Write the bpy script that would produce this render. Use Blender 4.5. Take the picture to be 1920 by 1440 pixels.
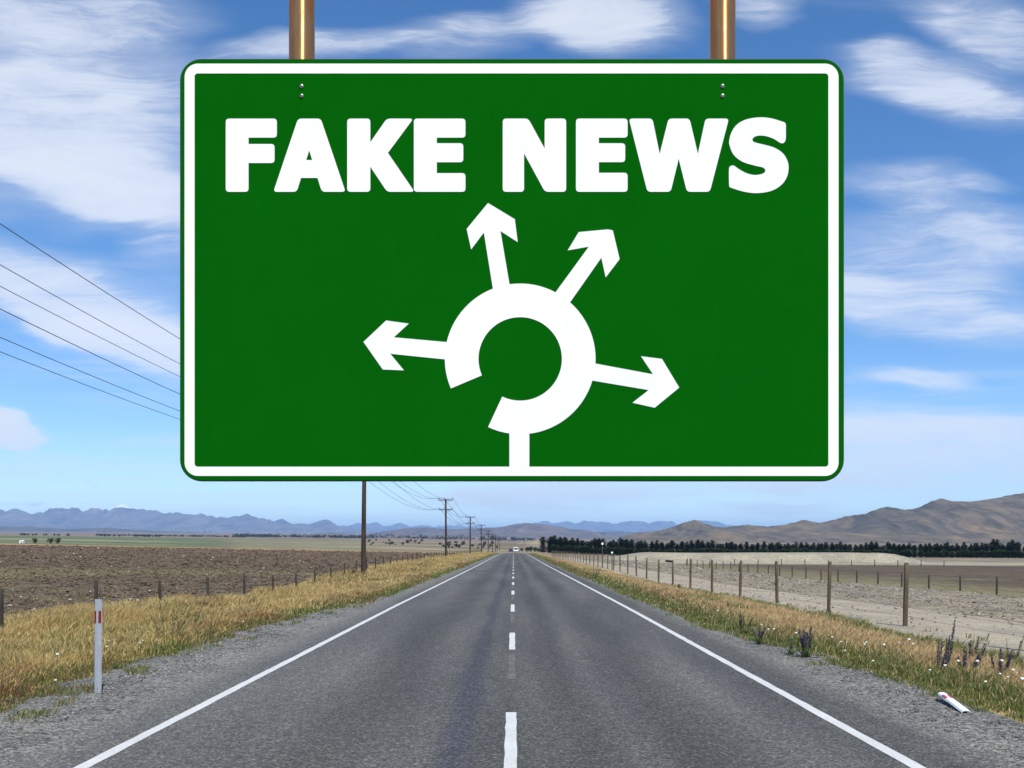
import bpy, math, random
import numpy as np
from mathutils import Vector
from mathutils.geometry import tessellate_polygon

R = math.radians
rng = np.random.default_rng(7)
random.seed(7)
scene = bpy.context.scene
col = scene.collection
for o in list(bpy.data.objects):
    bpy.data.objects.remove(o)

# ------------------------------------------------------------------ camera, world, sun, exposure
F = 1920.0            # focal length in photograph pixels
VX, VY = 963.0, 1022.0  # vanishing point of the road in the photograph
EYE = 1.8
cam = bpy.data.cameras.new('camera')
camo = bpy.data.objects.new('camera', cam)
col.objects.link(camo)
camo.location = (0, 0, EYE)
camo.rotation_euler = (R(90), 0, 0)
cam.sensor_fit = 'HORIZONTAL'
cam.sensor_width = 36
cam.lens = 36.0 * F / 1920
cam.shift_x = -(VX - 960) / 1920
cam.shift_y = (VY - 720) / 1920
cam.clip_start = 0.05
cam.clip_end = 120000
scene.camera = camo

SUN_EL, SUN_BACK = 56.0, -20.0     # elevation; degrees left of straight behind the camera
sx = -math.sin(R(SUN_BACK)) * math.cos(R(SUN_EL))
sy = -math.cos(R(SUN_BACK)) * math.cos(R(SUN_EL))
sz = math.sin(R(SUN_EL))
sun = bpy.data.lights.new('sun', 'SUN')
sun.energy = 4.8
sun.angle = R(0.5)
sun.color = (1.0, 0.955, 0.88)
suno = bpy.data.objects.new('sun', sun)
col.objects.link(suno)
suno.rotation_euler = Vector((-sx, -sy, -sz)).to_track_quat('-Z', 'Y').to_euler()

scene.view_settings.view_transform = 'Standard'
scene.view_settings.look = 'None'
scene.view_settings.gamma = 1
scene.view_settings.exposure = 0.2
scene.view_settings.use_curve_mapping = False
scene.render.engine = 'CYCLES'
scene.cycles.use_denoising = True
scene.cycles.max_bounces = 6
scene.cycles.diffuse_bounces = 3
scene.cycles.glossy_bounces = 3
scene.cycles.transparent_max_bounces = 8
scene.cycles.volume_bounces = 1
scene.cycles.sample_clamp_indirect = 6
scene.cycles.use_adaptive_sampling = True
scene.cycles.adaptive_threshold = 0.01

world = bpy.data.worlds.new('World')
scene.world = world
world.use_nodes = True
SKY_STRENGTH = 0.10


def build_world():
    nt = world.node_tree
    nt.nodes.clear()
    N = nt.nodes.new
    L = nt.links.new
    out = N('ShaderNodeOutputWorld')
    bg = N('ShaderNodeBackground')
    bg.inputs['Strength'].default_value = SKY_STRENGTH
    L(bg.outputs[0], out.inputs[0])
    sky = N('ShaderNodeTexSky')
    sky.sky_type = 'NISHITA'
    sky.sun_disc = False
    sky.sun_elevation = R(SUN_EL)
    sky.sun_rotation = math.atan2(sx, sy) % (2 * math.pi)
    sky.altitude = 2200
    sky.air_density = 1.0
    sky.dust_density = 0.0
    sky.ozone_density = 1.6
    tc = N('ShaderNodeTexCoord')
    sep = N('ShaderNodeSeparateXYZ')
    L(tc.outputs['Generated'], sep.inputs[0])

    def math_(op, a, b=None, c=None, clamp=False):
        n = N('ShaderNodeMath')
        n.operation = op
        n.use_clamp = clamp
        for k, v in enumerate((a, b, c)):
            if v is None:
                continue
            if isinstance(v, (int, float)):
                n.inputs[k].default_value = v
            else:
                L(v, n.inputs[k])
        return n.outputs[0]

    def smooth(v, a, b):
        n = N('ShaderNodeMapRange')
        n.interpolation_type = 'SMOOTHSTEP'
        n.inputs[1].default_value = a
        n.inputs[2].default_value = b
        L(v, n.inputs[0])
        return n.outputs[0]

    def noise(vec, scale, detail=5, rough=.55, scl=(1, 1, 1), loc=(0, 0, 0), dist=0.0, rot=0.0):
        m = N('ShaderNodeMapping')
        m.inputs['Scale'].default_value = scl
        m.inputs['Location'].default_value = loc
        m.inputs['Rotation'].default_value = (0, 0, rot)
        L(vec, m.inputs[0])
        n = N('ShaderNodeTexNoise')
        n.inputs['Scale'].default_value = scale
        n.inputs['Detail'].default_value = detail
        n.inputs['Roughness'].default_value = rough
        n.inputs['Distortion'].default_value = dist
        L(m.outputs[0], n.inputs['Vector'])
        return n

    # high cloud layer: direction carried onto a flat sheet of air overhead
    zc = math_('MAXIMUM', math_('ADD', sep.outputs['Z'], 0.06), 0.02)
    comb = N('ShaderNodeCombineXYZ')
    L(math_('DIVIDE', sep.outputs['X'], zc), comb.inputs[0])
    L(math_('DIVIDE', sep.outputs['Y'], zc), comb.inputs[1])
    cir = noise(comb.outputs[0], 0.55, 6, .6, (1.0, 1.5, 1), (3.1, 7.7, 0), 0.6, R(12)).outputs[0]
    cir2 = noise(comb.outputs[0], 2.2, 7, .62, (0.6, 1.9, 1), (11, 2, 0), 0.9, R(20)).outputs[0]
    general = math_('MULTIPLY', smooth(cir, .5, .78), math_('MULTIPLY_ADD', cir2, 1.0, .25))

    # lens-shaped cloud banks standing over the plain ahead, as bearing and slope
    yc = math_('MAXIMUM', sep.outputs['Y'], 0.05)
    uv = N('ShaderNodeCombineXYZ')
    L(math_('DIVIDE', sep.outputs['X'], yc), uv.inputs[0])
    L(math_('DIVIDE', sep.outputs['Z'], yc), uv.inputs[1])
    w = noise(uv.outputs[0], 5.0, 4, .5, (1, 2.2, 1), (2, 5, 0))
    w2 = noise(uv.outputs[0], 26.0, 5, .6, (.5, 2.4, 1), (8, 1, 0))
    va = N('ShaderNodeVectorMath'); va.operation = 'MULTIPLY_ADD'
    L(w.outputs['Color'], va.inputs[0])
    va.inputs[1].default_value = (.12, .05, 0)
    L(uv.outputs[0], va.inputs[2])
    vb = N('ShaderNodeVectorMath'); vb.operation = 'MULTIPLY_ADD'
    L(w2.outputs['Color'], vb.inputs[0])
    vb.inputs[1].default_value = (.02, .008, 0)
    L(va.outputs[0], vb.inputs[2])
    off = Vector((.06 + .01, .025 + .004, 0))
    banks = [  # centre px, half size px, slope deg, density
        (110, 235, 400, 220, 0, .95), (60, 30, 420, 90, 0, .8), (190, 345, 330, 90, -14, 1.1),
        (30, 560, 0, 0, 0, 0),
        (160, 570, 340, 100, -20, 1.15), (250, 645, 215, 66, -9, 1.4), (20, 812, 85, 46, -8, 3.6),
        (228, 190, 48, 22, 12, .7), (75, 594, 40, 9, -4, .5), (300, 440, 130, 120, 0, .3),
        (1140, 45, 230, 85, -6, 1.05), (860, 70, 240, 60, 5, .45), (560, 92, 280, 34, 3, .5), (1430, 18, 95, 42, -6, .5),
        (1775, 172, 300, 80, -13, .82), (1840, 45, 200, 100, -20, .58), (1640, 105, 120, 40, 0, .35),
        (1720, 345, 210, 60, -4, .5), (1870, 350, 90, 24, -5, .3),
        (1760, 455, 320, 95, 0, .6), (1690, 560, 300, 80, -15, .95), (1880, 560, 170, 75, -22, .55),
        (1715, 706, 120, 25, -4, .8), (1760, 812, 480, 66, 0, .95), (1700, 885, 600, 60, 0, .9),
        (1450, 946, 170, 20, 0, .9), (1050, 935, 360, 46, 0, .8), (155, 908, 16, 9, 0, .5), (50, 943, 20, 8, 0, .5),
        (640, 500, 420, 120, 0, .3), (1200, 600, 380, 110, 0, .3),
    ]
    tot = None
    for (px, py, a, b, rot, den) in banks:
        if den == 0:
            continue
        m = N('ShaderNodeMapping')
        m.vector_type = 'TEXTURE'
        m.inputs['Location'].default_value = ((px - VX) / F + off.x, (VY - py) / F + off.y, 0)
        m.inputs['Rotation'].default_value = (0, 0, R(rot))
        m.inputs['Scale'].default_value = (a / F, b / F, 1)
        L(vb.outputs[0], m.inputs[0])
        g = N('ShaderNodeTexGradient')
        g.gradient_type = 'SPHERICAL'
        L(m.outputs[0], g.inputs[0])
        v = smooth(g.outputs[1], 0.0, 0.75)
        v = math_('MULTIPLY', v, den)
        tot = v if tot is None else math_('ADD', tot, v)
    ahead = smooth(sep.outputs['Y'], 0.1, 0.4)
    tot = math_('MULTIPLY', tot, ahead)
    # streaky ice-cloud texture: warped fine noise drawn out along the wind
    fil = noise(vb.outputs[0], 9.0, 10, .66, (.5, 2.3, 1), (1, 9, 0), .8, R(9)).outputs[0]
    wisp = noise(va.outputs[0], 30.0, 10, .7, (.22, 2.6, 1), (4, 2, 0), 1.2, R(12)).outputs[0]
    tex = math_('ADD', math_('MULTIPLY', fil, .68), math_('MULTIPLY', wisp, .32))
    tdev = math_('SUBTRACT', tex, .5)
    soft = math_('MULTIPLY', tot, math_('MULTIPLY_ADD', tdev, 2.4, .62))
    crisp = smooth(math_('MULTIPLY_ADD', tdev, 2.4, tot), .32, 1.15)
    dens = math_('ADD', math_('MULTIPLY', math_('MAXIMUM', soft, 0.0), .74), math_('MULTIPLY', math_('MULTIPLY', crisp, math_('MULTIPLY_ADD', tdev, 1.6, .9)), .6))
    low = math_('MULTIPLY', smooth(sep.outputs['Z'], .02, .06), math_('SUBTRACT', 1.0, smooth(sep.outputs['Z'], .12, .2)))
    lowst = noise(uv.outputs[0], 16.0, 9, .62, (.16, 2.4, 1), (7, 3, 0), .4, R(2)).outputs[0]
    dens = math_('ADD', dens, math_('MULTIPLY', math_('MULTIPLY', smooth(lowst, .46, .72), low), .22))
    dens = math_('ADD', dens, math_('MULTIPLY', general, .45))
    dens = math_('SUBTRACT', 1.0, math_('POWER', 2.718, math_('MULTIPLY', dens, -1.65)))
    up = smooth(sep.outputs['Z'], 0.0, 0.04)
    dens = math_('MULTIPLY', math_('MULTIPLY', dens, up), .93, clamp=True)
    hs = N('ShaderNodeHueSaturation')
    hs.inputs['Hue'].default_value = 0.503
    hs.inputs['Saturation'].default_value = 1.27
    hs.inputs['Value'].default_value = 1.45
    L(sky.outputs[0], hs.inputs['Color'])
    mix = N('ShaderNodeMix')
    mix.data_type = 'RGBA'
    L(dens, mix.inputs[0])
    L(hs.outputs[0], mix.inputs[6])
    mix.inputs[7].default_value = (7.7, 8.1, 8.9, 1)
    L(mix.outputs[2], bg.inputs['Color'])


build_world()

# ------------------------------------------------------------------ helpers
def tag(o, label=None, cat=None, group=None, kind=None):
    if label: o['label'] = label
    if cat: o['category'] = cat
    if group: o['group'] = group
    if kind: o['kind'] = kind
    return o


def empty(name, loc=(0, 0, 0), rz=0):
    o = bpy.data.objects.new(name, None)
    col.objects.link(o)
    o.location = loc
    o.rotation_euler = (0, 0, rz)
    o.empty_display_size = .2
    return o


def link(name, me, mat=None, parent=None):
    o = bpy.data.objects.new(name, me)
    if mat is not None and len(me.materials) == 0:
        me.materials.append(mat)
    col.objects.link(o)
    if parent is not None:
        o.parent = parent
    return o


def np_mesh(name, verts, faces, smooth=False, colors=None):
    """verts (N,3), faces (M,k) with one k; colors (N,3) per vertex"""
    verts = np.asarray(verts, dtype=np.float32)
    faces = np.asarray(faces, dtype=np.int32)
    k = faces.shape[1]
    me = bpy.data.meshes.new(name)
    me.vertices.add(len(verts))
    me.vertices.foreach_set('co', verts.ravel())
    me.loops.add(faces.size)
    me.loops.foreach_set('vertex_index', faces.ravel())
    me.polygons.add(len(faces))
    me.polygons.foreach_set('loop_start', np.arange(0, faces.size, k, dtype=np.int32))
    if smooth:
        me.polygons.foreach_set('use_smooth', np.ones(len(faces), dtype=bool))
    me.update(calc_edges=True)
    if colors is not None:
        at = me.color_attributes.new('Col', 'FLOAT_COLOR', 'POINT')
        c = np.ones((len(verts), 4), dtype=np.float32)
        c[:, :3] = colors
        at.data.foreach_set('color', c.ravel())
    return me


def copy_tree(o, parent=None):
    c = o.copy()
    col.objects.link(c)
    c.parent = parent
    for ch in list(o.children):
        copy_tree(ch, c)
    return c


class MB:
    """collects shapes, builds ONE mesh object"""
    def __init__(s):
        s.v, s.f, s.sm = [], [], []

    def add(s, vs, fs, sm=False):
        b = len(s.v)
        s.v += [tuple(p) for p in vs]
        s.f += [[i + b for i in f] for f in fs]
        s.sm += [sm] * len(fs)
        return s

    def box(s, c, d, rz=0.0):
        cx, cy, cz = c
        hx, hy, hz = d[0] / 2, d[1] / 2, d[2] / 2
        vs = []
        for z in (-hz, hz):
            for x, y in ((-hx, -hy), (hx, -hy), (hx, hy), (-hx, hy)):
                vs.append((cx + x * math.cos(rz) - y * math.sin(rz), cy + x * math.sin(rz) + y * math.cos(rz), cz + z))
        return s.add(vs, [(3, 2, 1, 0), (4, 5, 6, 7), (0, 1, 5, 4), (1, 2, 6, 5), (2, 3, 7, 6), (3, 0, 4, 7)])

    def tube(s, p0, p1, r0, r1=None, n=10, cap=True):
        r1 = r0 if r1 is None else r1
        p0, p1 = Vector(p0), Vector(p1)
        d = (p1 - p0).normalized()
        a = d.cross(Vector((0, 0, 1)) if abs(d.z) < .9 else Vector((1, 0, 0))).normalized()
        b = d.cross(a)
        vs = []
        for p, r in ((p0, r0), (p1, r1)):
            for k in range(n):
                t = 2 * math.pi * k / n
                vs.append(p + (a * math.cos(t) + b * math.sin(t)) * r)
        s.add(vs, [(k, (k + 1) % n, n + (k + 1) % n, n + k) for k in range(n)], True)
        if cap:
            s.add(vs[:n], [list(range(n))[::-1]])
            s.add(vs[n:], [list(range(n))])
        return s

    def path(s, pts, r, n=5):
        pts = [Vector(p) for p in pts]
        vs, fs = [], []
        for i, p in enumerate(pts):
            d = (pts[min(i + 1, len(pts) - 1)] - pts[max(i - 1, 0)]).normalized()
            a = d.cross(Vector((0, 0, 1)) if abs(d.z) < .95 else Vector((1, 0, 0))).normalized()
            b = d.cross(a)
            rr = r if not isinstance(r, (list, tuple)) else r[i]
            for k in range(n):
                t = 2 * math.pi * k / n
                vs.append(p + (a * math.cos(t) + b * math.sin(t)) * rr)
        for i in range(len(pts) - 1):
            for k in range(n):
                fs.append((i * n + k, i * n + (k + 1) % n, (i + 1) * n + (k + 1) % n, (i + 1) * n + k))
        return s.add(vs, fs, True)

    def lathe(s, prof, c=(0, 0, 0), n=16):
        vs, fs = [], []
        for (r, z) in prof:
            for k in range(n):
                t = 2 * math.pi * k / n
                vs.append((c[0] + r * math.cos(t), c[1] + r * math.sin(t), c[2] + z))
        for i in range(len(prof) - 1):
            for k in range(n):
                fs.append((i * n + k, i * n + (k + 1) % n, (i + 1) * n + (k + 1) % n, (i + 1) * n + k))
        return s.add(vs, fs, True)

    def mesh(s, name):
        me = bpy.data.meshes.new(name)
        me.from_pydata(s.v, [], s.f)
        me.polygons.foreach_set('use_smooth', s.sm)
        me.update()
        return me

    def build(s, name, mat, parent=None):
        return link(name, s.mesh(name), mat, parent)


def hash2(ix, iy, seed):
    h = (ix.astype(np.int64) * 374761393 + iy.astype(np.int64) * 668265263 + seed * 1442695041) & 0xffffffff
    h = ((h ^ (h >> 13)) * 1274126177) & 0xffffffff
    h = h ^ (h >> 16)
    return (h & 0xffffff) / float(0xffffff)


def vnoise(x, y, seed=0):
    x = np.asarray(x, float); y = np.asarray(y, float)
    ix, iy = np.floor(x), np.floor(y)
    fx, fy = x - ix, y - iy
    fx = fx * fx * (3 - 2 * fx); fy = fy * fy * (3 - 2 * fy)
    a = hash2(ix, iy, seed); b = hash2(ix + 1, iy, seed)
    c = hash2(ix, iy + 1, seed); d = hash2(ix + 1, iy + 1, seed)
    return (a * (1 - fx) + b * fx) * (1 - fy) + (c * (1 - fx) + d * fx) * fy


def fbm(x, y, oct=4, seed=0, gain=.5):
    s, a, t = 0, 1.0, 0.0
    for k in range(oct):
        s = s + a * vnoise(x * 2 ** k, y * 2 ** k, seed + k * 17)
        t += a
        a *= gain
    return s / t


def sstep(a, b, v):
    t = np.clip((v - a) / (b - a), 0, 1)
    return t * t * (3 - 2 * t)


# ------------------------------------------------------------------ materials
def mat_new(name):
    m = bpy.data.materials.new(name)
    m.use_nodes = True
    nt = m.node_tree
    b = nt.nodes['Principled BSDF']
    return m, nt, b


def mk(nt, typ, **kw):
    n = nt.nodes.new(typ)
    for k, v in kw.items():
        if k.startswith('_'):
            setattr(n, k[1:], v)
        else:
            n.inputs[k.replace('__', ' ')].default_value = v
    return n


def coords(nt, scale=(1, 1, 1), src='Object'):
    t = mk(nt, 'ShaderNodeTexCoord')
    m = mk(nt, 'ShaderNodeMapping')
    m.inputs['Scale'].default_value = scale
    nt.links.new(t.outputs[src], m.inputs[0])
    return m.outputs[0]


def noise_n(nt, vec, scale, detail=4, rough=.55, dist=0):
    n = mk(nt, 'ShaderNodeTexNoise')
    n.inputs['Scale'].default_value = scale
    n.inputs['Detail'].default_value = detail
    n.inputs['Roughness'].default_value = rough
    n.inputs['Distortion'].default_value = dist
    nt.links.new(vec, n.inputs['Vector'])
    return n.outputs[0]


def ramp_n(nt, fac, stops):
    n = mk(nt, 'ShaderNodeValToRGB')
    e = n.color_ramp.elements
    while len(e) > 1:
        e.remove(e[-1])
    e[0].position = stops[0][0]
    e[0].color = (*stops[0][1], 1)
    for p, c in stops[1:]:
        k = e.new(p)
        k.color = (*c, 1)
    nt.links.new(fac, n.inputs[0])
    return n.outputs[0]


def mixc(nt, fac, a, b, blend='MIX'):
    n = mk(nt, 'ShaderNodeMix')
    n.data_type = 'RGBA'
    n.blend_type = blend
    for k, v in ((0, fac), (6, a), (7, b)):
        if isinstance(v, (int, float)):
            n.inputs[k].default_value = v
        elif isinstance(v, tuple):
            n.inputs[k].default_value = (*v, 1)
        else:
            nt.links.new(v, n.inputs[k])
    return n.outputs[2]


def bump_n(nt, b, h, strength=.5, distance=.02):
    n = mk(nt, 'ShaderNodeBump')
    n.inputs['Strength'].default_value = strength
    n.inputs['Distance'].default_value = distance
    nt.links.new(h, n.inputs['Height'])
    nt.links.new(n.outputs[0], b.inputs['Normal'])


def simple(name, c, rough=.6, metal=0, var=.15, scale=8, spec=.5, bump=0, stretch=(1, 1, 1)):
    m, nt, b = mat_new(name)
    v = coords(nt, stretch)
    n = noise_n(nt, v, scale, 5, .6)
    lo = tuple(x * (1 - var) for x in c)
    hi = tuple(min(1, x * (1 + var)) for x in c)
    nt.links.new(ramp_n(nt, n, [(.3, lo), (.7, hi)]), b.inputs['Base Color'])
    b.inputs['Roughness'].default_value = rough
    b.inputs['Metallic'].default_value = metal
    b.inputs['Specular IOR Level'].default_value = spec
    if bump:
        bump_n(nt, b, n, bump, .02)
    return m


def attr_mat(name, rough=.9, translucent=0.0, spec=.15, varscale=0, bump=0):
    m, nt, b = mat_new(name)
    a = mk(nt, 'ShaderNodeAttribute')
    a.attribute_name = 'Col'
    c = a.outputs['Color']
    if varscale:
        n = noise_n(nt, coords(nt), varscale, 6, .65)
        c = mixc(nt, 1.0, c, ramp_n(nt, n, [(.32, (.58, .58, .58)), (.5, (1, 1, 1)), (.68, (1.42, 1.42, 1.42))]), 'MULTIPLY')
        if bump:
            bump_n(nt, b, n, bump, .05)
    nt.links.new(c, b.inputs['Base Color'])
    b.inputs['Roughness'].default_value = rough
    b.inputs['Specular IOR Level'].default_value = spec
    if translucent:
        t = mk(nt, 'ShaderNodeBsdfTranslucent')
        nt.links.new(c, t.inputs[0])
        mx = mk(nt, 'ShaderNodeMixShader')
        mx.inputs[0].default_value = translucent
        nt.links.new(b.outputs[0], mx.inputs[1])
        nt.links.new(t.outputs[0], mx.inputs[2])
        nt.links.new(mx.outputs[0], nt.nodes['Material Output'].inputs[0])
    return m


def asphalt_mat():
    m, nt, b = mat_new('asphalt')
    L = nt.links.new
    v = coords(nt)
    sep = mk(nt, 'ShaderNodeSeparateXYZ')
    L(v, sep.inputs[0])
    warp = noise_n(nt, coords(nt, (1.3, .18, 1)), 1.0, 4, .6)
    wa = mk(nt, 'ShaderNodeMath', _operation='MULTIPLY_ADD')
    L(warp, wa.inputs[0]); wa.inputs[1].default_value = .5; L(sep.outputs[0], wa.inputs[2])
    mr = mk(nt, 'ShaderNodeMapRange')
    mr.inputs[1].default_value = -4.0 + .25
    mr.inputs[2].default_value = 4.0 + .25
    L(wa.outputs[0], mr.inputs[0])
    def p(x): return (x + 4.0) / 8.0
    g = lambda k, bl=1.0: (.086 * k, .0845 * k, .0785 * k * bl)
    tone = ramp_n(nt, mr.outputs[0], [
        (p(-3.9), g(1.22)), (p(-3.3), g(1.18)), (p(-2.5), g(1.22)), (p(-1.75), g(.84)), (p(-1.45), g(.86)), (p(-1.0), g(1.15)),
        (p(-.76), g(1.1)), (p(-.6), (.066, .066, .074)), (p(-.48), (.067, .067, .075)), (p(-.34), g(1.05)), (p(-.1), g(.95)),
        (p(.25), g(.98)), (p(.65), g(.76)), (p(1.05), g(1.18)), (p(1.6), g(.8)), (p(1.85), g(.86)), (p(2.45), g(1.2)), (p(3.2), g(1.02)), (p(3.9), g(.9))])
    big = noise_n(nt, coords(nt, (1.0, .12, 1)), .9, 5, .6)
    tone = mixc(nt, 1.0, tone, ramp_n(nt, big, [(.3, (.84, .84, .85)), (.7, (1.16, 1.16, 1.15))]), 'MULTIPLY')
    mid = noise_n(nt, v, 7.0, 5, .7)
    tone = mixc(nt, 1.0, tone, ramp_n(nt, mid, [(.3, (.86, .86, .86)), (.7, (1.14, 1.14, 1.14))]), 'MULTIPLY')
    vo = mk(nt, 'ShaderNodeTexVoronoi')
    vo.inputs['Scale'].default_value = 55
    L(v, vo.inputs['Vector'])
    sp = mk(nt, 'ShaderNodeSeparateColor')
    L(vo.outputs['Color'], sp.inputs[0])
    chip = ramp_n(nt, sp.outputs[0], [(0, (.42, .42, .42)), (.5, (.85, .85, .85)), (.8, (1.25, 1.25, 1.22)), (1, (2.3, 2.3, 2.2))])
    tone = mixc(nt, .85, tone, mixc(nt, 1.0, tone, chip, 'MULTIPLY'))
    vc = mk(nt, 'ShaderNodeTexVoronoi')
    vc.inputs['Scale'].default_value = 24
    L(v, vc.inputs['Vector'])
    sc_ = mk(nt, 'ShaderNodeSeparateColor')
    L(vc.outputs['Color'], sc_.inputs[0])
    coarse = ramp_n(nt, sc_.outputs[1], [(.86, (1, 1, 1)), (.93, (1.25, 1.25, 1.2)), (1, (1.6, 1.6, 1.5))])
    strip_n = noise_n(nt, coords(nt, (1.6, .35, 1)), 1.1, 5, .6)
    tone = mixc(nt, ramp_n(nt, strip_n, [(.42, (.12, .12, .12)), (.62, (1, 1, 1))]), tone, mixc(nt, 1.0, tone, coarse, 'MULTIPLY'))
    seam = noise_n(nt, coords(nt, (.25, .03, 1)), 2.0, 4, .6)
    tone = mixc(nt, 1.0, tone, ramp_n(nt, seam, [(.36, (.82, .82, .84)), (.5, (1, 1, 1)), (.64, (1.14, 1.13, 1.1))]), 'MULTIPLY')
    ab = mk(nt, 'ShaderNodeMath', _operation='ABSOLUTE')
    L(sep.outputs[0], ab.inputs[0])
    en = noise_n(nt, v, 3.0, 7, .75)
    ea = mk(nt, 'ShaderNodeMath', _operation='MULTIPLY_ADD')
    L(en, ea.inputs[0]); ea.inputs[1].default_value = .9; L(ab.outputs[0], ea.inputs[2])
    er = mk(nt, 'ShaderNodeMapRange')
    er.inputs[1].default_value = 4.15; er.inputs[2].default_value = 4.6
    L(ea.outputs[0], er.inputs[0])
    tone = mixc(nt, er.outputs[0], tone, mixc(nt, 1.0, (.150, .148, .131), chip, 'MULTIPLY'))
    L(tone, b.inputs['Base Color'])
    b.inputs['Roughness'].default_value = .88
    b.inputs['Specular IOR Level'].default_value = .25
    bump_n(nt, b, vo.outputs['Distance'], .6, .008)
    return m


def gravel_mat(name, base, scale=30, contrast=1.0, patch=.6, tint=(1, 1, 1)):
    m, nt, b = mat_new(name)
    L = nt.links.new
    v = coords(nt)
    vo = mk(nt, 'ShaderNodeTexVoronoi')
    vo.inputs['Scale'].default_value = scale
    L(v, vo.inputs['Vector'])
    sp = mk(nt, 'ShaderNodeSeparateColor')
    L(vo.outputs['Color'], sp.inputs[0])
    k = contrast
    st = ramp_n(nt, sp.outputs[0], [(0, tuple(x * (1 - .6 * k) for x in base)), (.5, base), (1, tuple(min(.9, x * (1 + .75 * k)) for x in base))])
    big = noise_n(nt, v, patch, 6, .65)
    st = mixc(nt, 1.0, st, ramp_n(nt, big, [(.3, (.75, .76, .78)), (.7, (1.25, 1.23, 1.18))]), 'MULTIPLY')
    L(st, b.inputs['Base Color'])
    b.inputs['Roughness'].default_value = .92
    b.inputs['Specular IOR Level'].default_value = .2
    inv = mk(nt, 'ShaderNodeMath', _operation='SUBTRACT')
    inv.inputs[0].default_value = 1
    L(vo.outputs['Distance'], inv.inputs[1])
    bump_n(nt, b, inv.outputs[0], .8, 1.0 / scale * .6)
    return m


def paint_mat(name, c, wear=.5):
    m, nt, b = mat_new(name)
    v = coords(nt)
    n = noise_n(nt, v, 45, 6, .75)
    n2 = noise_n(nt, v, 1.7, 4, .6)
    a = ramp_n(nt, n, [(.33, (c[0] * .35, c[1] * .35, c[2] * .35)), (.43, tuple(x * .93 for x in c)), (.7, c)])
    a = mixc(nt, 1.0, a, ramp_n(nt, n2, [(.3, (.86, .86, .84)), (.7, (1, 1, 1))]), 'MULTIPLY')
    nt.links.new(a, b.inputs['Base Color'])
    b.inputs['Roughness'].default_value = .7
    bump_n(nt, b, n, .35, .004)
    return m


def hill_mat(name, c0, c1, c2, scale, snow=None):
    m, nt, b = mat_new(name)
    L = nt.links.new
    v = coords(nt)
    vs_ = coords(nt, (1, .3, 1))
    n1 = noise_n(nt, vs_, scale * 1.6, 8, .68, 1.2)
    n2 = noise_n(nt, vs_, scale * 7, 7, .7, .6)
    c = ramp_n(nt, n1, [(.32, c0), (.5, c1), (.68, c2)])
    c = mixc(nt, 1.0, c, ramp_n(nt, n2, [(.34, (.5, .5, .53)), (.5, (1, 1, 1)), (.66, (1.35, 1.3, 1.2))]), 'MULTIPLY')
    if snow:
        sp = mk(nt, 'ShaderNodeSeparateXYZ')
        L(v, sp.inputs[0])
        n3 = noise_n(nt, v, scale * 3.5, 5, .6)
        ma = mk(nt, 'ShaderNodeMath', _operation='MULTIPLY_ADD')
        L(n3, ma.inputs[0]); ma.inputs[1].default_value = snow[1]; L(sp.outputs[2], ma.inputs[2])
        mr = mk(nt, 'ShaderNodeMapRange')
        mr.inputs[1].default_value = snow[0]; mr.inputs[2].default_value = snow[0] + 25
        L(ma.outputs[0], mr.inputs[0])
        c = mixc(nt, mr.outputs[0], c, (.9, .92, .95))
    L(c, b.inputs['Base Color'])
    b.inputs['Roughness'].default_value = .95
    b.inputs['Specular IOR Level'].default_value = .1
    return m


M = {}
M['asphalt'] = asphalt_mat()
M['gravel'] = gravel_mat('grey_gravel', (.158, .156, .138), 34, 1.15, .8)
M['pale_gravel'] = gravel_mat('pale_gravel', (.335, .29, .215), 14, .3, .35)
M['rubble'] = gravel_mat('rubble', (.235, .20, .142), 7, .6, .25)
M['mound'] = gravel_mat('mound_gravel', (.31, .278, .205), 2.5, .3, .12)
M['soil'] = attr_mat('ground_cover', .95, 0, .1, 1.6, .6)
M['far_ground'] = attr_mat('far_ground', .95, 0, .1, .05)
M['grass'] = attr_mat('grass_blades', .8, .3, .2)
M['stone'] = attr_mat('stones', .9, 0, .2)
M['leaf'] = attr_mat('leaves', .75, .2, .25)
M['white_line'] = paint_mat('road_paint', (.64, .64, .61))
M['old_line'] = gravel_mat('worn_paint', (.122, .121, .115), 55, .8, 3.0)
M['fence_wood'] = simple('weathered_post', (.105, .080, .050), .9, 0, .45, 14, .2, .5, (1, 1, .12))
M['dark_wood'] = simple('grey_old_post', (.055, .046, .038), .9, 0, .45, 14, .2, .5, (1, 1, .12))
M['pole_wood'] = simple('pole_timber', (.050, .038, .027), .9, 0, .5, 9, .2, .5, (1, 1, .08))
M['wire'] = simple('galvanised_wire', (.16, .16, .16), .5, .6, .1, 5)
M['cable'] = simple('power_cable', (.05, .05, .055), .6, .2, .1, 5)
M['insulator'] = simple('insulator', (.12, .09, .08), .3, 0, .2, 20)
M['steel'] = simple('pylon_steel', (.22, .23, .24), .5, .6, .2, 2)


# ------------------------------------------------------------------ terrain
RY = [-60, 30, 60, 100, 174, 250, 345, 430, 600]
RZ = [0, 0, -.085, -.19, -.30, -.45, -.80, -1.40, -1.40]
LY = [0, 20, 25, 29, 33, 38, 42, 47, 52, 56, 60, 65, 70, 90, 136, 208, 283, 359]
LZ = [-.10, -.13, -.16, -.25, -.34, -.43, -.48, -.55, -.48, -.40, -.38, -.27, -.2, -.16, -.12, -.3, -.5, -.8]


def road_z(y):
    return np.interp(y, RY, RZ)


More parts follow.
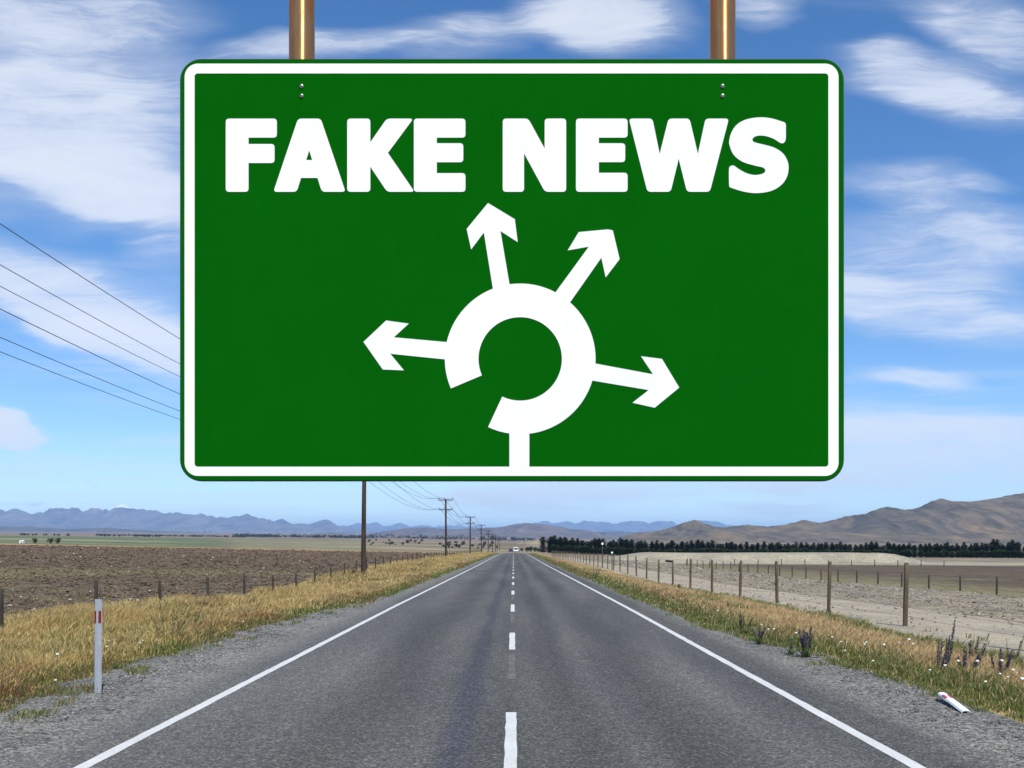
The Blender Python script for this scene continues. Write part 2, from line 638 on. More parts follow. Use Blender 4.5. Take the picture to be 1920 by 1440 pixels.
def near_z(x, y):
    x = np.asarray(x, float); y = np.asarray(y, float)
    r = road_z(y)
    aL = np.interp(y, LY, LZ)
    tl = sstep(5.4, 10.0, -x)
    zl = r * (1 - tl) + aL * tl + .019 * np.clip(-x - 10, 0, 190)
    a = np.interp(y, [15, 25, 40, 67, 90, 200, 400], [.14, .16, .3, .56, .4, .6, .6])
    b = np.interp(y, [20, 60, 94, 110, 250, 420], [.9, 1.2, 1.5, 1.45, 1.6, 1.6])
    t1 = sstep(5.0, 9.5, x)
    t2 = np.clip((x - 9.5) / 20.5, 0, 1)
    zr = r - a * t1 - (b - a) * t2 - .006 * np.clip(x - 30, 0, 150)
    return np.where(x < 0, zl, zr)


FD = np.log([200, 330, 430, 600, 1000, 1500, 4000, 10000, 40000])
FROW = {-.5: [1023, 1019, 1017, 1013, 1008, 1004, 999, 996, 996],
        -.15: [1036, 1033, 1030, 1026, 1019, 1013, 1006, 1001, 1000],
        -.03: [1040, 1037, 1036, 1032, 1026, 1019, 1010, 1004, 1002],
        .02: [1040, 1037.5, 1036, 1033, 1026, 1020, 1012, 1006, 1002],
        .1: [1052, 1046, 1041, 1036, 1028, 1022, 1014, 1008, 1003],
        .5: [1056, 1050, 1046.5, 1041, 1032, 1026, 1016, 1008, 1003]}
FU = sorted(FROW)


def far_z(x, y):
    y = np.maximum(y, 150.0)
    u = np.clip(x / y, -.5, .5)
    ld = np.log(y)
    rows = [np.interp(ld, FD, FROW[k]) for k in FU]
    row = rows[0]
    for i in range(len(FU) - 1):
        t = np.clip((u - FU[i]) / (FU[i + 1] - FU[i]), 0, 1)
        row = np.where(u >= FU[i], rows[i] * (1 - t) + rows[i + 1] * t, row)
    return EYE + (VY - row) * y / F


def zf(x, y):
    x = np.asarray(x, float); y = np.asarray(y, float)
    t = sstep(230, 340, y)
    return near_z(x, y) * (1 - t) + far_z(x, y) * t


def P(px, d, dz=0.0):
    x = (px - VX) / F * d
    return (x, d, float(zf(x, d)) + dz)


def grid_mesh(name, xs, ys, zfun, colfun=None, smooth=True):
    X, Y = np.meshgrid(xs, ys)
    Z = zfun(X, Y)
    nx, ny = len(xs), len(ys)
    V = np.stack([X, Y, Z], -1).reshape(-1, 3)
    i = np.arange((ny - 1) * nx).reshape(ny - 1, nx)[:, :-1].ravel()
    Fc = np.stack([i, i + 1, i + nx + 1, i + nx], -1)
    c = None if colfun is None else colfun(X.ravel(), Y.ravel())
    return np_mesh(name, V, Fc, smooth, c)


def steps(a, b, s0, growth=1.0, smax=1e9):
    v, s = [a], s0
    while v[-1] < b:
        v.append(v[-1] + s)
        s = min(s * growth, smax)
    v[-1] = b
    return np.array(v)


def lerp3(a, b, t):
    a = np.asarray(a, float); b = np.asarray(b, float)
    return a * (1 - t[:, None]) + b * t[:, None]


# far ground sheet (one sheet out to the horizon)
def ground_sheet():
    ys = np.concatenate([np.linspace(-400, -60, 8), np.linspace(-40, 230, 28), np.geomspace(240, 45000, 150)])
    us = np.concatenate([-np.geomspace(6, .62, 16), np.linspace(-.6, .6, 161), np.geomspace(.62, 6, 16)])
    Y, U = np.meshgrid(ys, us, indexing='ij')
    X = U * np.maximum(np.abs(Y), 100)
    Z = zf(X, Y)
    mask = sstep(-175, -150, X) * (1 - sstep(125, 150, X)) * (1 - sstep(243, 256, Y))
    Z = Z - .6 * mask
    nx, ny = len(us), len(ys)
    V = np.stack([X, Y, Z], -1).reshape(-1, 3)
    i = np.arange((ny - 1) * nx).reshape(ny - 1, nx)[:, :-1].ravel()
    Fc = np.stack([i, i + 1, i + nx + 1, i + nx], -1)
    x, y = X.ravel(), Y.ravel()
    u = x / np.maximum(y, 100)
    n = fbm(u * 9 + 3, np.log(np.maximum(y, 50)) * 7, 4, 5)
    n2 = fbm(x / 220, y / 300, 4, 9)
    tan = lerp3((.15, .118, .072), (.235, .185, .118), sstep(.3, .7, n))
    ochre = lerp3((.33, .22, .08), (.29, .2, .09), n)
    green = lerp3((.088, .118, .052), (.135, .15, .08), n)
    palegreen = lerp3((.165, .165, .085), (.21, .195, .12), n)
    far = lerp3((.17, .13, .10), (.22, .16, .12), n2)
    c = tan.copy()
    def put(cc, w):
        nonlocal c
        c = c * (1 - w[:, None]) + cc * w[:, None]
    put(ochre, (1 - sstep(330, 345, y + 40 * (n2 - .5))) * (1 - sstep(-.03, -.01, u)))
    g = sstep(345, 360, y) * (1 - sstep(1500, 1750, y)) * (1 - sstep(-.30, -.24, u + .06 * (n2 - .5)))
    put(green, g)
    pg = sstep(345, 420, y) * (1 - sstep(1200, 1700, y)) * sstep(-.30, -.24, u) * (1 - sstep(-.16, -.12, u))
    put(palegreen, pg * .8)
    stripe = sstep(.62, .7, vnoise(u * 2.0, np.log(np.maximum(y, 50)) * 16, 3)) * sstep(345, 400, y)
    put(lerp3((.30, .27, .15), (.30, .27, .15), n), stripe * .6 * (1 - sstep(1500, 2000, y)))
    put(far, sstep(1500, 2600, y))
    put(lerp3((.19, .15, .095), (.25, .21, .155), n2), sstep(.005, .02, u) * (1 - sstep(1500, 2000, y)))
    me = np_mesh('ground', V, Fc, True, c)
    o = link('ground', me, M['far_ground'])
    tag(o, 'wide dry plain of tan and green paddocks stretching to the hills', 'ground', kind='structure')
    return float(Z.min())


ZMIN = ground_sheet()

YN = steps(-12, 256, .5, 1.02, 6)


def patch(name, label, cat, xs, ys, mat, zfun=zf, colfun=None):
    o = link(name, grid_mesh(name, xs, ys, zfun, colfun), mat)
    tag(o, label, cat, kind='structure')
    return o


# ---- road
def road_surface(x, y):
    return road_z(y) - .006 * np.abs(x)


ROADL, ROADR = -4.25, 4.15
ys_road = steps(-12, 560, 2.0, 1.0)
road = patch('road', 'straight grey chip-sealed two lane road running to the horizon', 'road',
             np.linspace(ROADL, ROADR, 15), ys_road, M['asphalt'], road_surface)


def strip(name, x0, x1, y0, y1, mat, dz, parent, step=1.0, ragged=.006):
    n = max(2, int((y1 - y0) / step) + 1)
    y = np.linspace(y0, y1, n)
    jl = (rng.random(n) - .5) * 2 * ragged
    jr = (rng.random(n) - .5) * 2 * ragged
    z0 = road_surface(x0, y) + dz
    z1 = road_surface(x1, y) + dz
    V = np.concatenate([np.stack([x0 + jl, y, z0], -1), np.stack([x1 + jr, y, z1], -1)])
    i = np.arange(n - 1)
    Fc = np.stack([i, n + i, n + i + 1, i + 1], -1)
    return link(name, np_mesh(name, V, Fc), mat, parent)


for nm, xc in (('edge_line', -3.53), ('edge_line', 3.30)):
    o = strip(nm, xc - .062, xc + .062, -10, 540, M['white_line'], .004, road, .35, .007)
for k in range(-1, 45):
    y0 = 7.6 + 10 * k
    step = .3 if k < 8 else 1.2
    strip('centre_dash', -.026 - .055, -.026 + .055, y0, y0 + 3.4, M['white_line'], .005, road, step, .006)
    if k < 9:
        strip('worn_dash', -.026 - .05, -.026 + .05, y0 - 3.9, y0 - .7, M['old_line'], .004, road, .2, .012)

# ---- shoulders
def shoulder_l(x, y):
    e = road_surface(ROADL, y) - .004
    t = np.clip((ROADL - x) / 1.7, 0, 1)
    return e * (1 - t) + zf(x, y) * t + .03 * (fbm(x * 3, y * 3, 3, 4) - .5) * np.clip(t * 4, 0, 1)


def shoulder_r(x, y):
    e = road_surface(ROADR, y) - .004
    t = np.clip((x - ROADR) / 1.0, 0, 1)
    return e * (1 - t) + zf(x, y) * t + .03 * (fbm(x * 3, y * 3, 3, 4) - .5) * np.clip(t * 4, 0, 1)


patch('gravel_shoulder', 'grey loose gravel shoulder beside the lane with the upright marker post', 'gravel shoulder',
      np.linspace(-5.95, ROADL, 14), YN, M['gravel'], shoulder_l)
patch('gravel_shoulder', 'grey loose gravel shoulder where the fallen marker post lies', 'gravel shoulder',
      np.linspace(ROADR, 5.15, 9), YN, M['gravel'], shoulder_r)


def verge_zl(x, y):
    return np.where(x > -5.96, shoulder_l(x, y), zf(x, y) + .05 * (fbm(x * .8, y * .8, 3, 2) - .5))


def verge_zr(x, y):
    return np.where(x < 5.16, shoulder_r(x, y), zf(x, y) + .05 * (fbm(x * .8, y * .8, 3, 2) - .5))


def verge_col(x, y):
    n = fbm(x * 1.2, y * .9, 4, 31)
    n2 = fbm(x * .5, y * .3, 3, 77)
    c = lerp3((.36, .25, .10), (.50, .37, .16), n)
    g = sstep(.55, .75, n2)
    c = c * (1 - .6 * g[:, None]) + np.array((.13, .14, .045)) * .6 * g[:, None]
    return c


patch('grass_verge', 'golden dry grass bank between the road and the ploughed field', 'verge',
      steps(-11.0, -5.95, .3), YN, M['soil'], verge_zl, verge_col)
patch('grass_verge', 'tan dry grass bank with wildflowers beside the fallen marker post', 'verge',
      steps(5.15, 8.3, .3), YN, M['soil'], verge_zr, verge_col)


# ---- fields
def plough_z(x, y):
    d = np.hypot(x, y)
    amp = np.clip(.24 + .0012 * d, .1, .5) * np.clip((-x - 11.0) / 1.0, 0, 1)
    n = fbm(x * 1.6, y * 1.1, 3, 12) - .5
    n += .6 * (fbm(x * .35, y * .9, 2, 22) - .5)
    return zf(x, y) + amp * n + .0


def plough_col(x, y):
    n = fbm(x * 1.3, y * 1.3, 4, 41)
    n2 = fbm(x * .06, y * .09, 4, 51)
    c = lerp3((.075, .055, .036), (.15, .115, .076), n)
    w = sstep(.5, .75, n2) * .55 * (1 - sstep(60, 110, y))
    c = c * (1 - w[:, None]) + np.array((.17, .15, .075)) * w[:, None]
    red = sstep(70, 160, y)
    c = c * (1 - .35 * red[:, None]) + np.array((.155, .105, .068)) * .35 * red[:, None]
    return c


patch('ploughed_field', 'brown cloddy ploughed field behind the low wire fence', 'field',
      -steps(11.0, 172, .22, 1.022, 2.2)[::-1], steps(8, 256, .25, 1.012, 1.6), M['soil'], plough_z, plough_col)


def track_z(x, y):
    return zf(x, y) + .04 * (fbm(x * 1.0, y * .4, 3, 8) - .5) * np.clip((x - 8.3) * 2, 0, 1)


def rub_z(x, y):
    e = np.clip((x - 14.3) / 1.5, 0, 1) * np.clip((29.3 - x) / 3, 0, 1)
    return zf(x, y) + e * (.28 * fbm(x * .5, y * .35, 4, 18) + .12 * (fbm(x * 2.2, y * 1.6, 2, 19) - .5))


def rfield_col(x, y):
    n = fbm(x * 1.0, y * .8, 4, 61)
    n2 = fbm(x * .12, y * .15, 4, 71)
    soil = lerp3((.07, .052, .033), (.125, .096, .064), n)
    grs = lerp3((.20, .165, .085), (.16, .15, .08), n)
    w = (1 - sstep(33, 45, x + 8 * (n2 - .5))) * .9
    w = np.maximum(w, sstep(.6, .75, n2) * .5)
    edge = sstep(195, 215, y)
    c = soil * (1 - w[:, None]) + grs * w[:, None]
    return c * (1 - edge[:, None]) + np.array((.30, .27, .19)) * edge[:, None]


patch('gravel_track', 'pale dusty gravel track under the tall post fence', 'track',
      steps(8.3, 14.3, .3), YN, M['pale_gravel'], track_z)
patch('stony_ground', 'grey-brown strip of rubble and stones behind the tall fence', 'stony ground',
      steps(14.3, 29.3, .25), steps(14, 256, .3, 1.015, 2.0), M['rubble'], rub_z)
patch('bare_field', 'dark brown bare paddock beyond the low post fence', 'field',
      steps(29.3, 150, .5, 1.03, 3), steps(30, 256, .6, 1.01, 2.5), M['soil'],
      lambda x, y: zf(x, y) + .12 * (fbm(x * .7, y * .5, 3, 5) - .5) * np.clip((x - 29.3) / 2, 0, 1), rfield_col)


# ---- long flat-topped gravel mound
def mound():
    xs = np.linspace(16, 100, 140)
    ys = np.linspace(222, 270, 50)
    def mz(x, y):
        base = zf(x, y) - .4
        prof = sstep(224, 234, y + 5 * (fbm(x * .12, 0 * y, 2, 3) - .5)) * (1 - sstep(258, 269, y))
        endf = sstep(16, 34, x) * (1 - sstep(84, 98, x))
        top = EYE - (15.2 + 2.0 * (fbm(x * .06, y * .0, 2, 6) - .5)) * 240 / F
        gul = .35 * (fbm(x * .6, y * .05, 3, 15) - .5)
        return base + (top - base) * prof * endf + gul * prof * endf * (1 - sstep(236, 242, y))
    o = link('gravel_mound', grid_mesh('gravel_mound', xs, ys, mz), M['mound'])
    tag(o, 'long low pale gravel mound in front of the conifer belt', 'mound', kind='structure')


mound()


# ------------------------------------------------------------------ hills and mountains
def mountain(name, label, prof, dist, depth, mat, seed, spur, rough=0.0, base_row=1012, cols=420, rows=47):
    px = np.array([p[0] for p in prof], float); py = np.array([p[1] for p in prof], float)
    xs = np.linspace(px[0], px[-1], cols)
    row = np.interp(xs, px, py)
    ker = np.ones(41) / 41
    sm_ = np.convolve(np.pad(row, 20, mode='edge'), ker, 'valid')
    row = sm_ + (row - sm_) * (1 + .35 * min(rough, 2))
    fine = (fbm(xs / 6.0, xs * 0, 3, seed) - .5) * rough * 1.7
    row = row + fine
    x = (xs - VX) / F * dist
    H = EYE + (VY - row) * dist / F
    B = EYE + (VY - base_row) * dist / F - 20
    t = np.linspace(-1, 1, rows)
    T, Xg = np.meshgrid(t, x, indexing='ij')
    Hg = np.broadcast_to(H, T.shape)
    a = np.abs(T)
    w = 4 * a * (1 - a)
    rid = 1 - np.abs(2 * fbm(Xg / spur + .6 * T, T * 2.2, 4, seed + 3) - 1)
    f = np.clip(1 - a, 0, 1) ** 1.05
    f = f * (1 - .75 * w * (1 - rid))
    Z = B + (Hg - B) * f
    Y = dist + T * depth + spur * .3 * (vnoise(Xg / spur, T * 3, seed + 9) - .5) * w
    V = np.stack([Xg, Y, Z], -1).reshape(-1, 3)
    nx = len(x)
    i = np.arange((rows - 1) * nx).reshape(rows - 1, nx)[:, :-1].ravel()
    Fc = np.stack([i, i + 1, i + nx + 1, i + nx], -1)
    o = link(name, np_mesh(name, V, Fc, True), mat)
    tag(o, label, 'mountains' if dist > 9000 else 'hills', kind='structure')
    return o


z1 = lambda L: [(u / 3.84, 900 + v / 3.84) for u, v in L]
z2 = lambda L: [(500 + u / 4.8, 880 + v / 4.8) for u, v in L]
z3 = lambda L: [(800 + u / 6, 900 + v / 6) for u, v in L]
z4 = lambda L: [(980 + u / 3.84, 900 + v / 3.84) for u, v in L]
z5 = lambda L: [(1420 + u / 3.84, 880 + v / 3.84) for u, v in L]

range_prof = [(-500, 962), (-380, 950), (-300, 957), (-200, 948), (-120, 956), (-60, 950)] + z1([
    (0, 212), (50, 232), (100, 205), (150, 222), (210, 239), (310, 231), (355, 210), (390, 195), (430, 200), (470, 205), (520, 202), (550, 196), (590, 222), (630, 215),
    (680, 198), (740, 211), (800, 208), (830, 204), (870, 182), (905, 188), (940, 200), (1010, 211), (1060, 216), (1120, 219), (1160, 237), (1220, 238), (1310, 240),
    (1400, 249), (1450, 247), (1560, 266), (1640, 270), (1720, 262), (1780, 254), (1850, 268), (1900, 276)]) + z2([
    (0, 452), (100, 472), (140, 457), (220, 488), (330, 490), (410, 488), (470, 470), (520, 463), (560, 468), (600, 485), (680, 520), (760, 530), (900, 545), (1200, 575)])
mountain('mountain_range', 'long blue snow-flecked mountain range across the plain', range_prof, 18000, 3600,
         hill_mat('range_rock', (.10, .085, .075), (.15, .125, .105), (.2, .165, .13), .0006, (686, 90)), 3, 900, 3.2, 1006, 1100)
far_prof = z2([(560, 560), (640, 525), (680, 512), (750, 503), (830, 488), (900, 487), (990, 484), (1060, 505), (1200, 489), (1300, 510), (1400, 500), (1500, 516), (1640, 505), (1720, 506), (1800, 512)]) + \
    [(920, 990), (985, 984)] + z4([(60, 320), (90, 310), (150, 297), (230, 308), (320, 299), (380, 308), (440, 297), (500, 300), (580, 304), (650, 313), (770, 300),
    (840, 295), (900, 307), (960, 296), (1080, 300), (1120, 316), (1180, 305), (1250, 287), (1300, 290), (1400, 302), (1470, 325), (1600, 340), (1800, 360)])
mountain('far_mountains', 'palest blue peaks far off behind the middle of the plain', far_prof, 27000, 4000,
         hill_mat('far_rock', (.11, .10, .09), (.15, .13, .115), (.19, .16, .14), .0005, (690, 110)), 5, 1100, 2.2, 1004, 700)
mid_prof = [(-300, 992), (-100, 984)] + z1([(0, 335), (120, 338), (220, 330), (300, 345), (470, 351), (600, 349), (750, 343), (900, 353), (1130, 369), (1400, 376), (1650, 386), (1800, 380)]) + \
    [(500, 1001), (560, 1002)]
mountain('low_hills', 'dark blue low rise at the foot of the snow-flecked range', mid_prof, 9500, 1500,
         hill_mat('low_hill_scrub', (.05, .05, .045), (.085, .072, .058), (.13, .10, .075), .0012), 8, 500, .8, 1006, 300)
mid2 = z2([(300, 600), (440, 575), (560, 570), (700, 572), (840, 588), (950, 575), (1100, 552), (1250, 531), (1350, 524), (1450, 525), (1600, 535), (1740, 540)]) + \
    z3([(380, 551), (540, 541), (700, 536), (820, 530), (880, 518), (950, 505), (1020, 494), (1100, 487), (1180, 487), (1280, 497), (1380, 507), (1450, 516), (1530, 530), (1600, 550), (1680, 553), (1740, 559), (1820, 570), (1900, 585)]) + \
    z4([(520, 392), (700, 400), (900, 415)])
mountain('low_hills', 'rounded mauve hill straight ahead at the end of the road', mid2, 8000, 2200,
         hill_mat('mauve_hill_scrub', (.085, .07, .065), (.13, .10, .085), (.17, .125, .095), .0014), 11, 600, .6, 1012, 300)
mid3 = z4([(350, 380), (440, 369), (540, 376), (640, 371), (700, 369), (780, 378), (900, 372), (1100, 380), (1400, 400)])
mountain('low_hills', 'thin blue ridge peeping between the mauve hill and the brown hills', mid3, 9500, 1200,
         hill_mat('ridge_scrub', (.06, .06, .055), (.09, .08, .07), (.12, .1, .08), .0012), 21, 500, .6, 1010, 120)
brown = z4([(700, 402), (750, 395), (830, 379), (960, 365), (1060, 345), (1150, 318), (1200, 306), (1240, 299), (1290, 310), (1380, 332), (1450, 335), (1560, 328), (1620, 322)]) + z5([
    (0, 406), (80, 408), (200, 395), (280, 380), (340, 368), (390, 374), (440, 381), (550, 360), (650, 336), (770, 320), (830, 300), (890, 284), (940, 277), (1000, 280), (1060, 285), (1120, 278), (1180, 265),
    (1250, 235), (1320, 220), (1400, 230), (1500, 230), (1640, 217), (1750, 200), (1850, 180), (1920, 172)]) + [(2000, 918), (2150, 922), (2300, 905), (2500, 915), (2700, 930)]
mountain('brown_hills', 'bare brown tussock hills rising behind the conifer belt', brown, 3600, 1300,
         hill_mat('tussock', (.07, .062, .046), (.125, .10, .066), (.195, .138, .07), .0035), 15, 300, 1.2, 1030, 420, 71)
tanh = z3([(1020, 712), (1080, 697), (1150, 681), (1220, 684), (1290, 676), (1400, 700), (1480, 720)])
mountain('low_hills', 'small tan knoll beside the leftmost conifer', tanh, 1500, 250,
         hill_mat('knoll_grass', (.25, .2, .12), (.3, .24, .14), (.22, .19, .11), .01), 17, 60, .5, 1026, 60, 21)


# ------------------------------------------------------------------ the hanging sign
def rounded_rect(x0, y0, x1, y1, r, n=8):
    pts = []
    for (cx, cy, a0) in ((x1 - r, y0 + r, -90), (x1 - r, y1 - r, 0), (x0 + r, y1 - r, 90), (x0 + r, y0 + r, 180)):
        for k in range(n + 1):
            a = R(a0 + 90 * k / n)
            pts.append((cx + r * math.cos(a), cy + r * math.sin(a)))
    return pts


def round_convex(pts, r, n=4):
    A = sum(pts[i][0] * pts[(i + 1) % len(pts)][1] - pts[(i + 1) % len(pts)][0] * pts[i][1] for i in range(len(pts)))
    sgn = 1 if A > 0 else -1
    out = []
    m = len(pts)
    for i in range(m):
        p0, p1, p2 = Vector(pts[i - 1]), Vector(pts[i]), Vector(pts[(i + 1) % m])
        d0, d1 = (p0 - p1), (p2 - p1)
        cr = (p1 - p0).x * (p2 - p1).y - (p1 - p0).y * (p2 - p1).x
        if cr * sgn <= 0:
            out.append(tuple(p1)); continue
        rr = min(r, d0.length * .45, d1.length * .45)
        a, c = p1 + d0.normalized() * rr, p1 + d1.normalized() * rr
        for k in range(n + 1):
            t = k / n
            q = a * (1 - t) ** 2 + p1 * 2 * t * (1 - t) + c * t * t
            out.append(tuple(q))
    return out


def catmull(pts, n=4):
    out = []
    m = len(pts)
    for i in range(m):
        p0, p1, p2, p3 = [Vector(pts[(i + k) % m]) for k in (-1, 0, 1, 2)]
        for k in range(n):
            t = k / n
            q = .5 * ((2 * p1) + (-p0 + p2) * t + (2 * p0 - 5 * p1 + 4 * p2 - p3) * t * t + (-p0 + 3 * p1 - 3 * p2 + p3) * t ** 3)
            out.append(tuple(q))
    return out


SD = 5.0                      # sign stands 5 m ahead
SS = SD / F
SC = (960.0, 506.0)           # centre of the board in the photograph
SIGN_X = (SC[0] - VX) * SS
SIGN_Z = EYE + (VY - SC[1]) * SS


def plate(name, loops, front, back, mat, parent):
    """outline(s) in photograph pixels -> thin plate facing -Y at y=front..back (local to the sign)"""
    V, Fc = [], []
    ls = []
    for lp in loops:
        ls.append([Vector(((x - SC[0]) * SS, 0, -(y - SC[1]) * SS)) for x, y in lp])
    flat = [p for l in ls for p in l]
    tri = tessellate_polygon([[Vector((p.x, p.z, 0)) for p in l] for l in ls])
    n = len(flat)
    V = [(p.x, front, p.z) for p in flat] + [(p.x, back, p.z) for p in flat]
    for t in tri:
        a, b, c = [flat[i] for i in t]
        s = (b.x - a.x) * (c.z - a.z) - (b.z - a.z) * (c.x - a.x)
        t = tuple(t) if s > 0 else tuple(t)[::-1]
        Fc.append(t)
        Fc.append(tuple(i + n for i in t[::-1]))
    b0 = 0
    for l in ls:
        m = len(l)
        for i in range(m):
            j = (i + 1) % m
            Fc.append((b0 + i, b0 + j, b0 + j + n, b0 + i + n))
        b0 += m
    me = bpy.data.meshes.new(name)
    me.from_pydata(V, [], Fc)
    me.update()
    return link(name, me, mat, parent)


def sign():
    def film(name, c, rough):
        m, nt, b = mat_new(name)
        v = coords(nt)
        n = noise_n(nt, v, 2.2, 6, .6)
        n2 = noise_n(nt, coords(nt, (30, 30, 2.5)), 1.0, 4, .6)
        k = ramp_n(nt, n, [(.3, tuple(x * .95 for x in c)), (.7, tuple(min(1, x * 1.04) for x in c))])
        k = mixc(nt, 1.0, k, ramp_n(nt, n2, [(.25, (.965, .965, .96)), (.6, (1, 1, 1))]), 'MULTIPLY')
        nt.links.new(k, b.inputs['Base Color'])
        b.inputs['Roughness'].default_value = rough
        b.inputs['Specular IOR Level'].default_value = 0.0
        return m
    green = film('sign_green', (.0022, .104, .0032), .6)
    white = film('sign_white', (.90, .90, .90), .5)
    black = simple('sign_edge', (.012, .02, .012), .5, 0, .1, 5)
    copper, nt, b = mat_new('copper_pipe')
    n = noise_n(nt, coords(nt, (6, 6, 1)), 6, 5, .6)
    nt.links.new(ramp_n(nt, n, [(.3, (.92, .33, .10)), (.7, (1.0, .45, .16))]), b.inputs['Base Color'])
    b.inputs['Metallic'].default_value = 1
    b.inputs['Roughness'].default_value = .3
    b.inputs['Anisotropic'].default_value = .85
    b.inputs['Anisotropic Rotation'].default_value = .25
    tg = mk(nt, 'ShaderNodeTangent', _direction_type='RADIAL', _axis='Z')
    nt.links.new(tg.outputs[0], b.inputs['Tangent'])
    bump_n(nt, b, n, .08, .01)
    bolt = simple('bolt_steel', (.42, .40, .36), .35, .9, .2, 60)
    root = empty('hanging_road_sign', (SIGN_X, SD, 0))
    tag(root, 'large green sign reading FAKE NEWS with roundabout arrows, hung from copper pipes', 'sign')
    z0 = SIGN_Z
    board = plate('board', [rounded_rect(339.5, 112.5, 1580.5, 900.5, 38)], -.004, .018, green, root)
    board.location.z = z0
    pl = lambda nm, lo, f, m=white, back=-.0035: plate(nm, lo, f, back, m, board)
    rim = plate('edge_trim', [rounded_rect(337.5, 110.5, 1582.5, 902.5, 40)], .001, .014, black, board)
    pl('white_border', [rounded_rect(346.8, 120.3, 1571.6, 892.5, 25), rounded_rect(365.4, 138.6, 1552.6, 875.2, 6)], -.0058)
    # ---- lettering
    A = lambda L: [(400 + u / 3.42857, 200 + v / 3.42857) for u, v in L]
    B = lambda L: [(920 + u / 3.31034, 200 + v / 3.31034) for u, v in L]
    rr = 6.5
    letters = [
        [round_convex(A([(82, 80), (410, 80), (410, 202), (228, 202), (228, 243), (395, 243), (395, 365), (228, 365), (228, 550), (82, 550)]), rr)],
        [round_convex(A([(546, 80), (692, 80), (851, 550), (699, 550), (671, 461), (565, 461), (538, 550), (388, 550)]), rr), A([(618, 284), (637, 346), (598, 346)])],
        [round_convex(A([(862, 80), (1010, 80), (1010, 232), (1116, 80), (1286, 80), (1123, 300), (1294, 550), (1118, 550), (1010, 388), (1010, 550), (862, 550)]), rr)],
        [round_convex(A([(1290, 80), (1621, 80), (1621, 202), (1437, 202), (1437, 238), (1607, 238), (1607, 360), (1437, 360), (1437, 430), (1621, 430), (1621, 550), (1290, 550)]), rr)],
        [round_convex(B([(75, 77), (233, 77), (335, 263), (335, 77), (468, 77), (468, 531), (337, 531), (207, 292), (207, 531), (75, 531)]), rr)],
        [round_convex(B([(529, 77), (849, 77), (849, 195), (671, 195), (671, 230), (834, 230), (834, 347), (671, 347), (671, 413), (849, 413), (849, 531), (529, 531)]), rr)],
        [round_convex(B([(857, 77), (1003, 77), (1048, 296), (1103, 77), (1233, 77), (1285, 296), (1332, 77), (1477, 77), (1359, 531), (1217, 531), (1166, 326), (1116, 531), (972, 531)]), rr)],
        [catmull(B([(1828, 108), (1830, 150), (1829, 205), (1816, 228), (1795, 227), (1762, 206), (1720, 189), (1675, 182), (1638, 189), (1623, 207), (1636, 224), (1700, 240), (1762, 259), (1812, 293), (1840, 340),
                    (1847, 385), (1836, 440), (1800, 490), (1737, 526), (1650, 539), (1570, 530), (1500, 509), (1481, 499), (1478, 470), (1478, 390), (1487, 372), (1508, 369), (1540, 391), (1590, 417), (1643, 427), (1690, 417),
                    (1703, 400), (1690, 381), (1640, 369), (1563, 345), (1508, 303), (1482, 245), (1480, 210), (1495, 158), (1532, 110), (1590, 81), (1670, 69), (1740, 76), (1805, 95)]))],
    ]
    for lp in letters:
        pl('letter', lp, -.0060)
    # ---- roundabout symbol
    C = lambda L: [(660 + u / 2.5719, 360 + v / 2.5719) for u, v in L]
    cx, cy, ro, ri = 811.0, 806.0, 363.0, 201.0
    a0 = math.atan2(948 - cy, 478 - cx)
    a1 = math.atan2(1135 - cy, 656 - cx)
    sweep = 2 * math.pi - (a0 - a1) if a0 > a1 else 2 * math.pi - (a0 + 2 * math.pi - a1)
    a0i = math.atan2(885 - cy, 627 - cx); a1i = math.atan2(989 - cy, 724 - cx)
    n = 72
    outer = [(cx + ro * math.cos(a0 + sweep * k / n), cy + ro * math.sin(a0 + sweep * k / n)) for k in range(n + 1)]
    swi = 2 * math.pi - (a0i - a1i) if a0i > a1i else 2 * math.pi - (a0i + 2 * math.pi - a1i)
    inner = [(cx + ri * math.cos(a0i + swi * k / n), cy + ri * math.sin(a0i + swi * k / n)) for k in range(n + 1)]
    pl('roundabout_ring', [C(outer + inner[::-1])], -.0066)
    for L in ([(690, 540), (680, 470), (636, 197), (575, 278), (553, 180), (656, 55), (785, 133), (799, 243), (716, 190), (760, 450), (775, 540)],
              [(940, 542), (980, 487), (1142, 265), (1040, 283), (1093, 195), (1233, 182), (1257, 187), (1290, 325), (1223, 413), (1202, 318), (1050, 535), (1010, 592)],
              [(1110, 816), (1172, 828), (1451, 880), (1393, 793), (1494, 806), (1577, 944), (1459, 1041), (1352, 1017), (1430, 956), (1158, 910), (1100, 900)],
              [(520, 731), (458, 725), (202, 702), (274, 636), (165, 621), (56, 724), (149, 857), (251, 861), (185, 781), (448, 808), (510, 813)]):
        pl('arrow', [C(L)], -.0058)
    pl('roundabout_stem', [C([(759, 1120), (855, 1120), (855, 1345), (759, 1345)])], -.0062)
    # ---- pipes, bolts, gantry (beam and legs are above and beside the view)
    rp = .0635
    xs = [((px - VX) * SS * (SD + .085) / SD) - SIGN_X for px in (566, 1354.5)]
    ztop = 4.64
